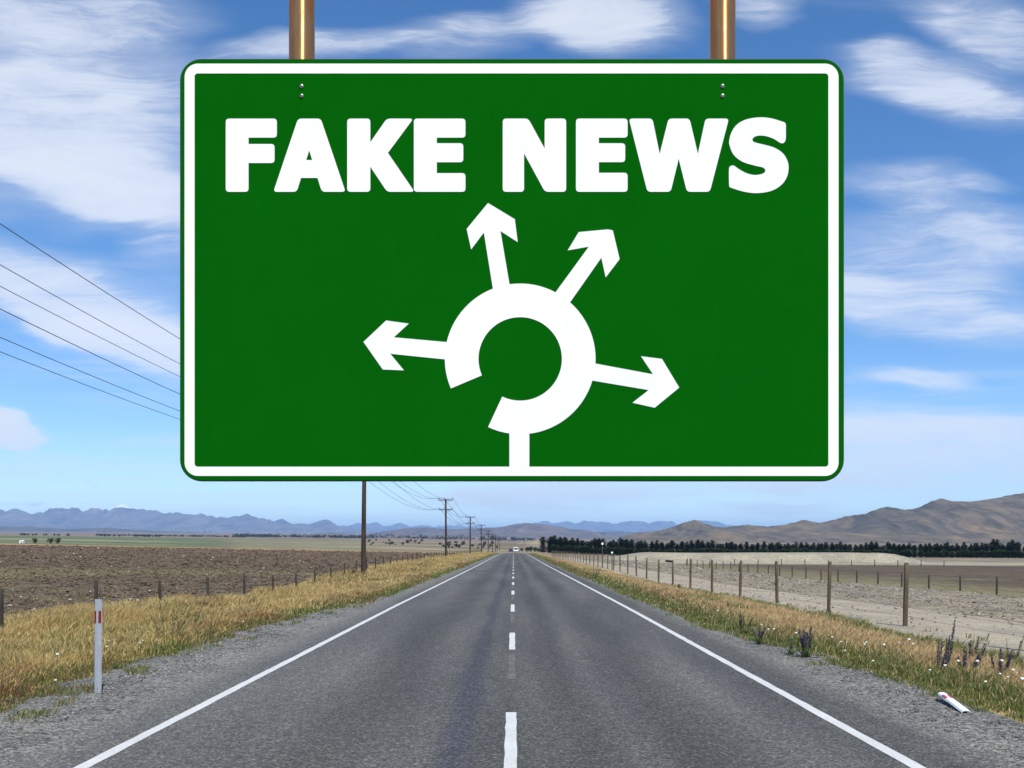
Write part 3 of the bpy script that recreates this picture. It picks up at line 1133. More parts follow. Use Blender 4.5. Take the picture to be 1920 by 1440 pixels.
    for x in xs:
        MB().tube((x, .085, z0 + (SC[1] - 250) * SS), (x, .085, ztop - .02), rp, rp, 40).build('hanging_pipe', copper, root)
        xb = SIGN_X * 0 + (x + SIGN_X) * SD / (SD + .085) - SIGN_X
        for py in (162.5, 180.5):
            zb = z0 + (SC[1] - py) * SS
            mb = MB()
            n = 14
            prof = [(0.0001, -.0115), (.006, -.0112), (.0095, -.009), (.0108, -.006), (.0112, -.004)]
            vs, fs = [], []
            for (r_, yy) in prof:
                for k in range(n):
                    t = 2 * math.pi * k / n
                    vs.append((xb + r_ * math.cos(t), yy, zb + r_ * math.sin(t)))
            for i in range(len(prof) - 1):
                for k in range(n):
                    fs.append((i * n + k, i * n + (k + 1) % n, (i + 1) * n + (k + 1) % n, (i + 1) * n + k))
            mb.add(vs, fs, True)
            bo = mb.build('bolt', bolt, root)
            sl = MB()
            sl.box((xb, -.0118, zb), (.010, .0012, .0022))
            sl.box((xb, -.01185, zb), (.0022, .0012, .010))
            sl.build('slot', black, bo)
    MB().tube((-4.75, .085, ztop), (4.75, .085, ztop), .07, .07, 24).build('beam', copper, root)
    for x in (-4.7, 4.7):
        zb = float(zf(x + SIGN_X, SD))
        MB().tube((x, .085, zb - .3), (x, .085, ztop), .075, .075, 24).build('upright', copper, root)


sign()


# ------------------------------------------------------------------ marker posts
def marker_mats():
    white = simple('marker_plastic_shaded', (.34, .365, .405), .5, 0, .1, 14, .4)  # white plastic with the shade on its face put into this blue-grey
    bright = simple('marker_plastic_white', (.78, .78, .78), .5, 0, .08, 14, .4)
    red = simple('marker_reflector', (.20, .008, .010), .35, 0, .2, 40)
    return white, bright, red


MSHADED, MBR, MRED = marker_mats()


def marker_post(name, h, body_mat, red_mat, w=.096):
    """shallow folded plastic strip, flat front and swept-back edges"""
    root = empty(name)
    prof = [(-w / 2, .022), (-w / 2 + .012, .004), (-w * .18, 0), (w * .18, 0), (w / 2 - .012, .004), (w / 2, .022)]
    back = [(x * .93, y + .005) for x, y in prof][::-1]
    ring = prof + back
    mb = MB()
    n = len(ring)
    vs = [(x, y, z) for z in (-.25, h) for x, y in ring]
    fs = [(k, (k + 1) % n, n + (k + 1) % n, n + k) for k in range(n)]
    m = len(prof)
    for base in (0, n):
        for k in range(m - 1):
            q = (base + k, base + k + 1, base + n - 2 - k, base + n - 1 - k)
            fs.append(q if base else q[::-1])
    mb.add(vs, fs)
    mb.build('post_body', body_mat, root)
    for s in (-1, 1):
        mb = MB()
        za, zb = h - .292, h - .142
        x0, x1 = s * w * .15, s * (w / 2 - .005)
        pts = [(x0, -.0035), (s * (w / 2 - .012), .0005), (x1, .0105)]
        vs = [(x, y, z) for z in (za, zb) for x, y in pts]
        fs = [(0, 1, 4, 3), (1, 2, 5, 4)]
        if s < 0:
            fs = [f[::-1] for f in fs]
        mb.add(vs, fs)
        mb.build('reflector_strip', red_mat, root)
    return root


mp = marker_post('marker_post', 1.15, MSHADED, MRED)
mp.location = (-5.107, 12.55, float(shoulder_l(-5.1, 12.55)))
mp.rotation_euler = (0, R(.4), R(-6))
tag(mp, 'upright white roadside marker post with two red strips in the gravel', 'marker post', 'roadside marker posts')
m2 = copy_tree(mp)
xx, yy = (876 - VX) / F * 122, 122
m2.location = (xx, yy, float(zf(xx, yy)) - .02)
tag(m2, 'tiny far-off white marker post beside the line of power poles', 'marker post', 'roadside marker posts')
# the fallen one, broken off and lying on the shoulder
fall = marker_post('marker_post', .66, MBR, simple('marker_red_clean', (.55, .03, .05), .4, 0, .1, 30), .10)
fx0, fy0, fx1, fy1 = 4.885, 11.22, 4.965, 11.87
fall.location = (fx0, fy0, float(shoulder_r(fx0, fy0)) + .05)
dirv = Vector((fx1 - fx0, fy1 - fy0, .05)).normalized()
from mathutils import Quaternion
fall.rotation_euler = (dirv.to_track_quat('Z', 'Y') @ Quaternion((0, 0, 1), math.pi)).to_euler()
tag(fall, 'fallen white marker post with red patch lying on the gravel shoulder', 'marker post', 'roadside marker posts')


# ------------------------------------------------------------------ fences
def fence(name, label, pts, h, r, wires, mat, jitter=.03, wire_r=.004, posts=None, group='wire fences', lean=1.5, seedk=1):
    rs = random.Random(seedk)
    root = empty(name, pts[0])
    tag(root, label, 'fence', group)
    o0 = Vector(pts[0])
    protos = []
    for k in range(4):
        mb = MB()
        prof = [(r * 1.0, -.3), (r * (1.0 + rs.uniform(-.05, .1)), .3 * h), (r * (.96 + rs.uniform(-.06, .06)), .7 * h), (r * .95, h - .01), (r * .8, h), (.001, h + .004)]
        mb.lathe(prof, (0, 0, 0), 9)
        protos.append(mb.mesh('post'))
        protos[-1].materials.append(mat)
    tops = []
    for p in pts:
        o = link('post', rs.choice(protos), None, root)
        o.location = Vector(p) - o0
        s = 1 + rs.uniform(-jitter, jitter)
        o.scale = (1, 1, s)
        o.rotation_euler = (R(rs.uniform(-lean, lean)), R(rs.uniform(-lean, lean)), rs.uniform(0, 6))
        tops.append(h * s)
    for f in wires:
        q = []
        for i, p in enumerate(pts):
            q.append(Vector(p) - o0 + Vector((-r * .9, 0, h * f)))
            if i + 1 < len(pts):
                m = (Vector(p) + Vector(pts[i + 1])) / 2 - o0 + Vector((-r * .9, 0, h * f - .015))
                q.append(m)
        MB().path(q, wire_r, 4).build('wire', M['wire'], root)
    return root


# low fence along the ploughed field: straight line, one post every 4.51 m
KL = 10.0
pl_, k = [], -1
while True:
    inv = 1 / 960 + .000235 * k
    d = F * KL * inv
    k += 1
    if d > 330: break
    pl_.append((-KL, d, float(zf(-KL, d))))
fence('wire_fence', 'low wire fence with dark posts edging the ploughed field', pl_, 1.08, .042, (.95, .78, .6, .42, .26), M['dark_wood'], .07, .0035, seedk=3)
# strainer post with a stay, at the very edge of the view
KR = 9.5
pr_, k = [], -1
while True:
    inv = .001362 + .000331 * k
    d = F * KR * inv
    k += 1
    if d > 260: break
    pr_.append((KR, d, float(zf(KR, d))))
tf = fence('post_fence', 'tall fence of brown wooden posts standing on the pale gravel track', pr_, 1.54, .056, (.985, .84, .7, .56, .43, .3, .16), M['fence_wood'], .03, .003, seedk=5)
o0 = Vector(pr_[0])
pa, pb = Vector(pr_[7]), Vector(pr_[8])
MB().box((0, 0, 0), (.05, 2.6, .13)).build('rail', M['dark_wood'], tf).location = (pa + (pb - pa) * .28) - o0 + Vector((.02, 0, 1.42))
K2 = 30.0
p2_, k = [], -2
while True:
    inv = .001104 + .00009 * k
    d = F * K2 * inv
    k += 1
    if d > 178: break
    p2_.append((K2, d, float(zf(K2, d))))
fence('wire_fence', 'low post and wire fence between the rubble and the brown paddock', p2_, 1.16, .06, (.93, .7, .48, .25), M['dark_wood'], .08, .004, seedk=7)
p3_ = [(K2 + 1.2 + 4.3 * k, 184 + .25 * k, float(zf(K2 + 1.2 + 4.3 * k, 184 + .25 * k))) for k in range(12)]
fence('wire_fence', 'small distant cross fence in front of the pale gravel mound', p3_, 1.2, .07, (.9, .55), M['dark_wood'], .08, .006, seedk=9)
st = MB()
st.tube((0, 0, -.2), (0, 0, .36), .04, .038, 9)
st = st.build('stub_post', M['dark_wood'])
st.location = (6.55, 40.6, float(zf(6.55, 40.6)))
tag(st, 'short dark stub of a post in the verge before the tall fence', 'post')


# ------------------------------------------------------------------ power line
def power_pole(h=8.1):
    root = empty('power_pole')
    MB().lathe([(.16, -.5), (.15, 0), (.135, h * .5), (.115, h), (.02, h + .015)], n=14).build('pole', M['pole_wood'], root)
    for z, w, ins in ((h - .12, 1.95, (-.93, -.2, .93)), (h - 1.42, 1.78, (-.85, -.2, .85))):
        arm = MB().box((0, -.16, z), (w, .10, .11)).build('crossarm', M['pole_wood'], root)
        for x in ins:
            MB().lathe([(.012, 0), (.012, .10), (.045, .11), (.05, .15), (.035, .17), (.048, .19), (.04, .24), (.001, .25)], (x, -.16, z + .055), 10).build('insulator', M['insulator'], arm)
        for s in (-1, 1):
            MB().box((s * .33, -.13, z - .22), (.03, .012, .02)).tube((s * .62, -.12, z - .04), (s * .06, -.135, z - .42), .014, .014, 6).build('brace', M['steel'], arm)
    return root


KP = 9.0
pole_d = [F * KP * (.003546 + .00435 * k) for k in range(-1, 9)]
pole_h = 8.05
pole_labels = ['tall dark power pole with two crossarms just behind the viewer', 'tallest dark power pole, its top hidden behind the green sign',
               'second power pole along the verge, both crossarms in clear view', 'third power pole along the verge',
               'fourth power pole along the verge', 'fifth power pole along the verge', 'sixth power pole along the verge', 'seventh power pole along the verge',
               'eighth tiny power pole along the verge', 'ninth and smallest power pole along the verge']
proto = power_pole(pole_h)
pole_base = []
for i, d in enumerate(pole_d):
    o = proto if i == 0 else copy_tree(proto)
    z = float(zf(-KP, d)) - (.0 if i < 3 else .05)
    if i == 0:
        z = -.15
    o.location = (-KP, d, z)
    o.rotation_euler = (0, R([0, .6, -.3, .4, -.5, .3, 0, .4, -.3, 0][i]), R(random.uniform(-2, 2)))
    pole_base.append(z)
    tag(o, pole_labels[i], 'power pole', 'power poles along the verge')
wl = ['upper wire strung on the field side of the power poles', 'upper middle wire strung along the power poles', 'uppermost wire strung on the road side of the power poles',
      'lower wire strung on the field side of the power poles', 'lower middle wire strung along the power poles', 'lower wire strung on the road side of the power poles']
for j, (x, zo) in enumerate([(-.93, pole_h + .17), (-.2, pole_h + .17), (.93, pole_h + .17), (-.85, pole_h - 1.13), (-.2, pole_h - 1.13), (.85, pole_h - 1.13)]):
    pts = []
    for i in range(len(pole_d) - 1):
        n = 22 if i < 2 else 8
        for k in range(n):
            t = k / n
            zz = (pole_base[i] * (1 - t) + pole_base[i + 1] * t) + zo - 4 * 1.2 * t * (1 - t)
            pts.append((-KP + x, pole_d[i] * (1 - t) + pole_d[i + 1] * t - .16, zz))
    rad = [.0075 + .00009 * max(0, p[1] - 40) for p in pts]
    o = MB().path(pts, rad, 5).build('power_line_wire', M['cable'])
    tag(o, wl[j], 'wire', 'power line wires')


# ------------------------------------------------------------------ scattered stuff
def blades(name, label, x, y, zfun, h, w, colr, lean=(.25, .0), spread=.35, kind_mat=None, bend=True):
    n = len(x)
    z = zfun(x, y) - .01
    a = rng.random(n) * 2 * math.pi
    dx, dy = np.cos(a) * w / 2, np.sin(a) * w / 2
    lx = (rng.normal(0, spread, n) + lean[0]) * h
    ly = (rng.normal(0, spread, n) + lean[1]) * h
    kb = .5 + .6 * (rng.random(n) < .4)
    kt = 1.5 - .8 * (rng.random(n) < .5)
    v0 = np.stack([x - dx * kb, y - dy * kb, z], -1)
    v1 = np.stack([x + dx * kb, y + dy * kb, z], -1)
    v2 = np.stack([x + lx * .5 + dx * kt, y + ly * .5 + dy * kt, z + h * .72], -1)
    v3 = np.stack([x + lx * .5 - dx * kt, y + ly * .5 - dy * kt, z + h * .72], -1)
    v4 = np.stack([x + lx, y + ly, z + h * .98], -1)
    V = np.stack([v0, v1, v2, v3, v4], 1).reshape(-1, 3)
    i = np.arange(n) * 5
    T = np.concatenate([np.stack([i, i + 1, i + 2], -1), np.stack([i, i + 2, i + 3], -1), np.stack([i + 3, i + 2, i + 4], -1)])
    C = np.repeat(colr, 5, axis=0)
    me = np_mesh(name, V, T, False, C)
    o = link(name, me, kind_mat or M['grass'])
    tag(o, label, 'grass', kind='stuff')
    return o


def scatter(x0, x1, y0, y1, dens):
    n = int((x1 - x0) * (y1 - y0) * dens)
    return x0 + rng.random(n) * (x1 - x0), y0 + rng.random(n) * (y1 - y0)


def pick(pal, n):
    pal = np.array(pal)
    return pal[rng.integers(0, len(pal), n)] * (0.87 + .26 * rng.random((n, 1)))


GOLD = [(.62, .455, .175), (.56, .41, .155), (.68, .53, .24), (.50, .36, .135), (.60, .47, .22)]
TAN = [(.55, .39, .18), (.60, .45, .23), (.48, .33, .145), (.64, .49, .27), (.47, .33, .16)]
GREEN = [(.10, .15, .03), (.14, .19, .05), (.18, .21, .06), (.08, .12, .03)]
RED = [(.26, .075, .05), (.32, .11, .07), (.22, .08, .05), (.30, .16, .08)]
BROWN = [(.30, .18, .09), (.24, .15, .08)]


def left_grass():
    X, Y, H, W, C = [], [], [], [], []
    for (y0, y1, dens, wd) in ((9, 16, 3800, .006), (16, 26, 2100, .0085), (26, 45, 950, .013), (45, 80, 320, .022), (80, 150, 150, .035), (150, 320, 45, .07)):
        x, y = scatter(-11.6, -4.3, y0, y1, dens)
        edge = 5.65 - 1.15 * sstep(19, 38, y) + .28 * (fbm(y * .9, x * 0, 3, 90) - .5) * 2
        far_edge = 10.9 + .9 * (fbm(y * .4, x * 0 + 3, 3, 95) - .5)
        g = -x - edge                      # metres in from the gravel
        clump = fbm(x * 2.2, y * 2.2, 3, 101)
        keep = (g > 0) & (-x < far_edge) & (rng.random(len(x)) < np.clip(clump * 2.4 - .45, .1, 1))
        keep |= (g > -.55) & (g < 0) & (clump > .63) & (rng.random(len(x)) < .3)
        x, y, g, clump = x[keep], y[keep], g[keep], clump[keep]
        n = len(x)
        patch_ = fbm(x * .45, y * .25, 3, 111)
        h = (.11 + .15 * sstep(.2, 1.3, g)) * (.6 + .6 * rng.random(n)) * (.7 + .7 * clump)
        h *= 1 + .75 * sstep(2.2, 4.3, g)
        h *= 1 - .35 * sstep(.55, .7, fbm(x * .3, y * .2, 2, 7)) * sstep(1, 2, g)
        c = pick(GOLD, n)
        low = (1 - sstep(.15, .95, g))
        r = rng.random(n)
        gr = (r < low * .85) | (r < sstep(.56, .74, patch_) * .3)
        c[gr] = pick(GREEN, gr.sum())
        rd = (rng.random(n) < (.55) * sstep(.55, .7, fbm(x * .5 + 9, y * .22, 3, 131)) * (1 - sstep(.6, 1.3, g)) * sstep(.02, .25, g))
        c[rd] = pick(RED, rd.sum())
        br = rng.random(n) < .35 * sstep(.45, .65, fbm(x * .7, y * .4, 3, 137))
        c[br] = pick(BROWN, br.sum())
        h[(g < .3)] *= .55
        X.append(x); Y.append(y); H.append(h); W.append(np.full(n, wd) * (.6 + .8 * rng.random(n))); C.append(c)
    X, Y, H, W, C = map(np.concatenate, (X, Y, H, W, C))
    blades('dry_grass', 'golden dry grass covering the bank beside the ploughed field', X, Y, zf, H, W, C, (.14, -.05), .34)


def right_grass():
    X, Y, H, W, C = [], [], [], [], []
    for (y0, y1, dens, wd) in ((8, 16, 3800, .006), (16, 26, 2100, .0085), (26, 45, 950, .013), (45, 80, 320, .022), (80, 150, 150, .035), (150, 300, 45, .07)):
        x, y = scatter(3.9, 9.6, y0, y1, dens)
        edge = 5.12 - 1.0 * sstep(12, 24, y) + .2 * (fbm(y * .9, x * 0, 3, 190) - .5) * 2
        far_edge = 7.7 - .9 * sstep(25, 60, y) + .7 * (fbm(y * .35, x * 0 + 3, 3, 195) - .5)
        g = x - edge
        clump = fbm(x * 2.2, y * 2.2, 3, 201)
        keep = (g > 0) & (x < far_edge) & (rng.random(len(x)) < np.clip(clump * 2.4 - .45, .1, 1))
        keep |= (x > far_edge) & (clump > .68) & (rng.random(len(x)) < .25)
        keep |= (g > -.4) & (g < 0) & (clump > .64) & (rng.random(len(x)) < .3)
        x, y, g, clump, far_edge = x[keep], y[keep], g[keep], clump[keep], far_edge[keep]
        n = len(x)
        patch_ = fbm(x * .5, y * .22, 3, 211)
        h = (.10 + .12 * sstep(.2, 1.3, g)) * (.6 + .6 * rng.random(n)) * (.7 + .7 * clump)
        c = pick(TAN, n)
        low = (1 - sstep(.4, 1.5, g))
        r = rng.random(n)
        gr = (r < low * .8) | (r < sstep(.55, .72, patch_) * .5) | (r < .75 * sstep(-.9, -.2, x - far_edge) * (y < 60))
        c[gr] = pick(GREEN, gr.sum())
        rd = rng.random(n) < .5 * sstep(.5, .66, fbm(x * .5 + 9, y * .25, 3, 231)) * (1 - sstep(1.2, 2.0, g)) * (.35 + .65 * sstep(35, 60, y))
        c[rd] = pick(RED, rd.sum())
        h[x > far_edge] *= .45
        h[(g < .3)] *= .55
        X.append(x); Y.append(y); H.append(h); W.append(np.full(n, wd) * (.6 + .8 * rng.random(n))); C.append(c)
    X, Y, H, W, C = map(np.concatenate, (X, Y, H, W, C))
    blades('dry_grass', 'tan dry grass with green weeds beside the fallen marker post', X, Y, zf, H, W, C, (.18, -.03), .34)


left_grass()
right_grass()

ICO_V = np.array([(0, 0, 1), (.894, 0, .447), (.276, .851, .447), (-.724, .526, .447), (-.724, -.526, .447), (.276, -.851, .447),
                  (.724, .526, -.447), (-.276, .851, -.447), (-.894, 0, -.447), (-.276, -.851, -.447), (.724, -.526, -.447), (0, 0, -1)])
ICO_F = np.array([(0, 1, 2), (0, 2, 3), (0, 3, 4), (0, 4, 5), (0, 5, 1), (1, 6, 2), (2, 7, 3), (3, 8, 4), (4, 9, 5), (5, 10, 1),
                  (2, 6, 7), (3, 7, 8), (4, 8, 9), (5, 9, 10), (1, 10, 6), (7, 6, 11), (8, 7, 11), (9, 8, 11), (10, 9, 11), (6, 10, 11)])


def stones(name, label, cat, x, y, zfun, size, colr, flat=.6, sink=.25, mat=None):
    n = len(x)
    z = zfun(x, y) + size * flat * (1 - 2 * sink) * .5
    V = ICO_V[None] * (1 + .45 * (rng.random((n, 12, 1)) - .5) * 2)
    sc = np.stack([size * (.7 + .6 * rng.random(n)), size * (.7 + .6 * rng.random(n)), size * flat * (.7 + .6 * rng.random(n))], -1) * .5
    V = V * sc[:, None, :]
    a = rng.random(n) * 6.28
    ca, sa = np.cos(a)[:, None], np.sin(a)[:, None]
    Vx = V[..., 0] * ca - V[..., 1] * sa
    Vy = V[..., 0] * sa + V[..., 1] * ca
    V = np.stack([Vx + x[:, None], Vy + y[:, None], V[..., 2] + z[:, None]], -1).reshape(-1, 3)
    Fc = (ICO_F[None] + (np.arange(n) * 12)[:, None, None]).reshape(-1, 3)
    o = link(name, np_mesh(name, V, Fc, False, np.repeat(colr, 12, axis=0)), mat or M['stone'])
    tag(o, label, cat, kind='stuff')
    return o


def greys(n, lo=.08, hi=.31, tint=(1.03, 1.02, .95)):
    g = lo + (hi - lo) * rng.random(n) ** 1.5
    return g[:, None] * np.array(tint)[None] * (.95 + .1 * rng.random((n, 3)))


def shoulder_stones():
    xs, ys, ss = [], [], []
    for y0, y1, dens, s in ((8, 14, 900, .022), (14, 24, 420, .028), (24, 45, 120, .04)):
        x, y = scatter(-6.0, -4.35, y0, y1, dens)
        k = rng.random(len(x)) < np.clip((-x - 4.3) / .9, .05, 1) * np.clip(fbm(x * 2, y * 1.4, 3, 301) * 2.2 - .5, .08, 1)
        xs.append(x[k]); ys.append(y[k]); ss.append(s * (.5 + 1.0 * rng.random(k.sum()) ** 2.2))
    x, y, s = map(np.concatenate, (xs, ys, ss))
    stones('loose_gravel', 'loose grey stone chips around the upright marker post', 'gravel', x, y, shoulder_l, s, greys(len(x)))
    xs, ys, ss = [], [], []
    for y0, y1, dens, s in ((8, 14, 900, .022), (14, 24, 420, .028), (24, 40, 120, .04)):
        x, y = scatter(4.2, 5.4, y0, y1, dens)
        k = rng.random(len(x)) < np.clip((x - 4.15) / .6, .05, 1) * np.clip(fbm(x * 2, y * 1.4, 3, 311) * 2.2 - .5, .08, 1)
        xs.append(x[k]); ys.append(y[k]); ss.append(s * (.5 + 1.0 * rng.random(k.sum()) ** 2.2))
    x, y, s = map(np.concatenate, (xs, ys, ss))
    stones('loose_gravel', 'loose grey stone chips around the fallen marker post', 'gravel', x, y, shoulder_r, s, greys(len(x)))


def field_clods():
    X, Y, S = [], [], []
    for y0, y1, xa, xb, dens, s in ((14, 40, 11.3, 22, 60, .06), (40, 80, 11.3, 42, 24, .085), (80, 160, 11.3, 82, 4.5, .14), (160, 250, 11.3, 128, 1.1, .21)):
        x, y = scatter(-xb, -xa, y0, y1, dens)
        X.append(x); Y.append(y); S.append(s * (.4 + 1.6 * rng.random(len(x)) ** 3))
    X, Y, S = map(np.concatenate, (X, Y, S))
    n = len(X)
    c = plough_col(X, Y) * (.45 + 1.15 * rng.random((n, 1)))
    stones('clods', 'turned brown clods of earth strewn over the ploughed field', 'clods', X, Y, plough_z, S, c, .65, .15)
    k = rng.random(n) < .004
    x = X[k] + .1; y = Y[k]
    stones('field_stones', 'pale stones scattered over the ploughed field', 'stones', x, y, lambda a, b: plough_z(a, b) + .06, S[k] * .8 + .03, pick([(.55, .51, .43), (.48, .44, .36), (.62, .58, .5)], k.sum()), .6, .1)


def rubble_stones():
    X, Y, S = [], [], []
    for y0, y1, dens, s in ((22, 60, 16, .075), (60, 120, 5, .12), (120, 220, 1.2, .2)):
        x, y = scatter(14.2, 29.5, y0, y1, dens)
        k = rng.random(len(x)) < np.clip(fbm(x * .5, y * .3, 3, 331) * 2.6 - .7, .1, 1)
        X.append(x[k]); Y.append(y[k]); S.append(s * (.35 + 1.2 * rng.random(k.sum()) ** 2.4))
    x, y = scatter(8.6, 14.3, 14, 80, 1.6)
    X.append(x); Y.append(y); S.append(.06 * (.4 + rng.random(len(x))))
    X, Y, S = map(np.concatenate, (X, Y, S))
    n = len(X)
    c = lerp3((.12, .105, .08), (.44, .40, .32), rng.random(n) ** 1.8)
    stones('rubble_stones', 'pale and grey stones heaped on the strip behind the tall fence', 'stones', X, Y, lambda a, b: np.where(a > 14.3, rub_z(a, b), track_z(a, b)), S, c, .65, .15)


shoulder_stones()
field_clods()
rubble_stones()


# ------------------------------------------------------------------ plants
def leaf_mesh(name, tris, cols):
    V = np.array(tris, dtype=np.float32).reshape(-1, 3)
    Fc = np.arange(len(V)).reshape(-1, 3)
    C = np.repeat(np.array(cols, dtype=np.float32), 3, axis=0)
    return np_mesh(name, V, Fc, False, C)


def flower_plant(loc, h, nsp, label, purple=(.115, .095, .21), spread=.22, seed=1, name='bugloss_plant', group='tall flowering weeds', cat='plant', dense=1.0):
    rs = random.Random(seed)
    root = empty(name, loc)
    tag(root, label, cat, group)
    gt, gc = [], []
    # rosette leaves
    for k in range(26):
        a = rs.uniform(0, 6.28); L = rs.uniform(.10, .22); up = rs.uniform(.02, .14)
        p = Vector((rs.uniform(-.05, .05), rs.uniform(-.05, .05), 0)); d = Vector((math.cos(a), math.sin(a), 0)); s = Vector((-d.y, d.x, 0)) * .014
        gt += [p - s, p + s, p + d * L + Vector((0, 0, up))]
        g = rs.uniform(.7, 1.3); gc.append((.10 * g, .15 * g, .045 * g))
    stems = MB()
    spikes = []
    for k in range(nsp):
        hh = h * rs.uniform(.6, 1.0)
        a = rs.uniform(0, 6.28); r = spread * rs.uniform(.2, 1)
        p0 = Vector((math.cos(a) * r * .25, math.sin(a) * r * .25, 0))
        p1 = Vector((math.cos(a) * r + .12 * hh, math.sin(a) * r, hh))
        mid = p0 * .5 + p1 * .5 + Vector((0, 0, .04))
        stems.path([p0, mid, p1], [.006, .005, .003], 4)
        for q in range(16):
            t = rs.uniform(.08, .55); p = p0.lerp(p1, t); aa = rs.uniform(0, 6.28); d = Vector((math.cos(aa), math.sin(aa), .4)) * rs.uniform(.04, .085)
            s = Vector((-d.y, d.x, 0)).normalized() * .007
            gt += [p - s, p + s, p + d]
            g = rs.uniform(.7, 1.3); gc.append((.12 * g, .17 * g, .06 * g))
        ft, fc = [], []
        for q in range(int(70 * dense)):
            t = rs.uniform(.42, 1.0); p = p0.lerp(p1, t); aa = rs.uniform(0, 6.28); rr = (1.05 - t) * .055 + .012
            d = Vector((math.cos(aa), math.sin(aa), rs.uniform(-.1, .8))) * rr
            s = Vector((-d.y, d.x, 0)).normalized() * .010
            ft += [p + d * .3 - s, p + d * .3 + s, p + d + Vector((0, 0, .012))]
            g = rs.uniform(.6, 1.5)
            fc.append(tuple(c * g for c in (purple if rs.random() < .72 else (.16, .15, .10))))
        spikes.append((ft, fc))
    link('leaves', leaf_mesh('leaves', gt, gc), M['leaf'], root)
    stems.build('stems', M['stem'], root)
    for ft, fc in spikes:
        link('flower_spike', leaf_mesh('flower_spike', ft, fc), M['leaf'], root)
    return root


M['stem'] = simple('plant_stem', (.13, .14, .06), .8, 0, .25, 20)


def at_ground(px, py):
    """ground point seen at a photograph pixel"""
    best = None
    for d in np.arange(8, 250, .05):
        x = (px - VX) / F * d
        row = VY + (EYE - float(near_z(x, d))) * F / d
        if row <= py:
            return x, float(d)
    return (px - VX) / F * 250, 250.


def put(px, py):
    x, d = at_ground(px, py)
    return (x, d, float(zf(x, d)))


flower_plant(put(1512, 1232), .50, 8, 'bushy purple-flowered weed at the gravel edge before the tall fence', seed=3, dense=1.3, spread=.2)
flower_plant(put(1778, 1262), .78, 4, 'tallest purple flower spike, leaning over the roadside grass', seed=4, spread=.14)
flower_plant(put(1758, 1272), .52, 5, 'purple-flowered weed just left of the tallest leaning spike', seed=5, spread=.2)
flower_plant(put(1826, 1256), .58, 4, 'faded purple weed just behind the tallest leaning spike', purple=(.10, .09, .16), seed=6, spread=.25)
flower_plant(put(1812, 1278), .46, 6, 'low dusky purple weed above the fallen marker post', purple=(.14, .10, .22), seed=7, spread=.22)
flower_plant(put(1875, 1286), .50, 6, 'purple-flowered weed nearest the edge of the picture', seed=8, spread=.24, dense=1.2)
flower_plant(put(1424, 1206), .34, 4, 'small grey-purple weed in the grass left of the bushy one', purple=(.15, .13, .22), seed=9, spread=.18)
flower_plant(put(1482, 1226), .33, 2, 'single pale woolly stalk at the gravel edge', purple=(.32, .34, .22), seed=10, spread=.06)
flower_plant(put(316, 1206), .82, 9, 'tall green seeding weeds in the golden grass right of the marker post', purple=(.15, .16, .05), seed=11, spread=.6, name='tall_weed', dense=.5)
flower_plant(put(352, 1196), .75, 6, 'second clump of tall green weeds beside the golden bank', purple=(.15, .16, .05), seed=12, spread=.45, name='tall_weed', dense=.5)
flower_plant(put(1555, 1163), .35, 6, 'dark green weed tuft at the foot of the tall fence', purple=(.08, .11, .04), seed=13, spread=.35, name='tall_weed', dense=.6)
flower_plant(put(1895, 1262), .6, 5, 'green seeding weed at the far edge of the flowering patch', purple=(.13, .14, .06), seed=14, spread=.4, name='tall_weed', dense=.5)
flower_plant(put(1395, 1190), .5, 5, 'dark green weed standing among the white daisies', purple=(.07, .10, .04), seed=15, spread=.2, name='tall_weed', dense=.8)
for i, (px, py, hh, lab) in enumerate([(800, 1072, .9, 'green thistly weed clump beside the second power pole'), (772, 1080, .8, 'green weed clump between first and second power poles'),
                                       (735, 1088, .7, 'grey-green weed clump in the golden bank past the first power pole'), (1115, 1086, .8, 'pair of dry mullein stalks by the far end of the tall fence')]):
    flower_plant(put(px, py), hh, 10, lab, purple=(.13, .15, .06) if i < 3 else (.2, .16, .1), seed=20 + i, spread=1.0 if i < 3 else .5, name='tall_weed', dense=.8)


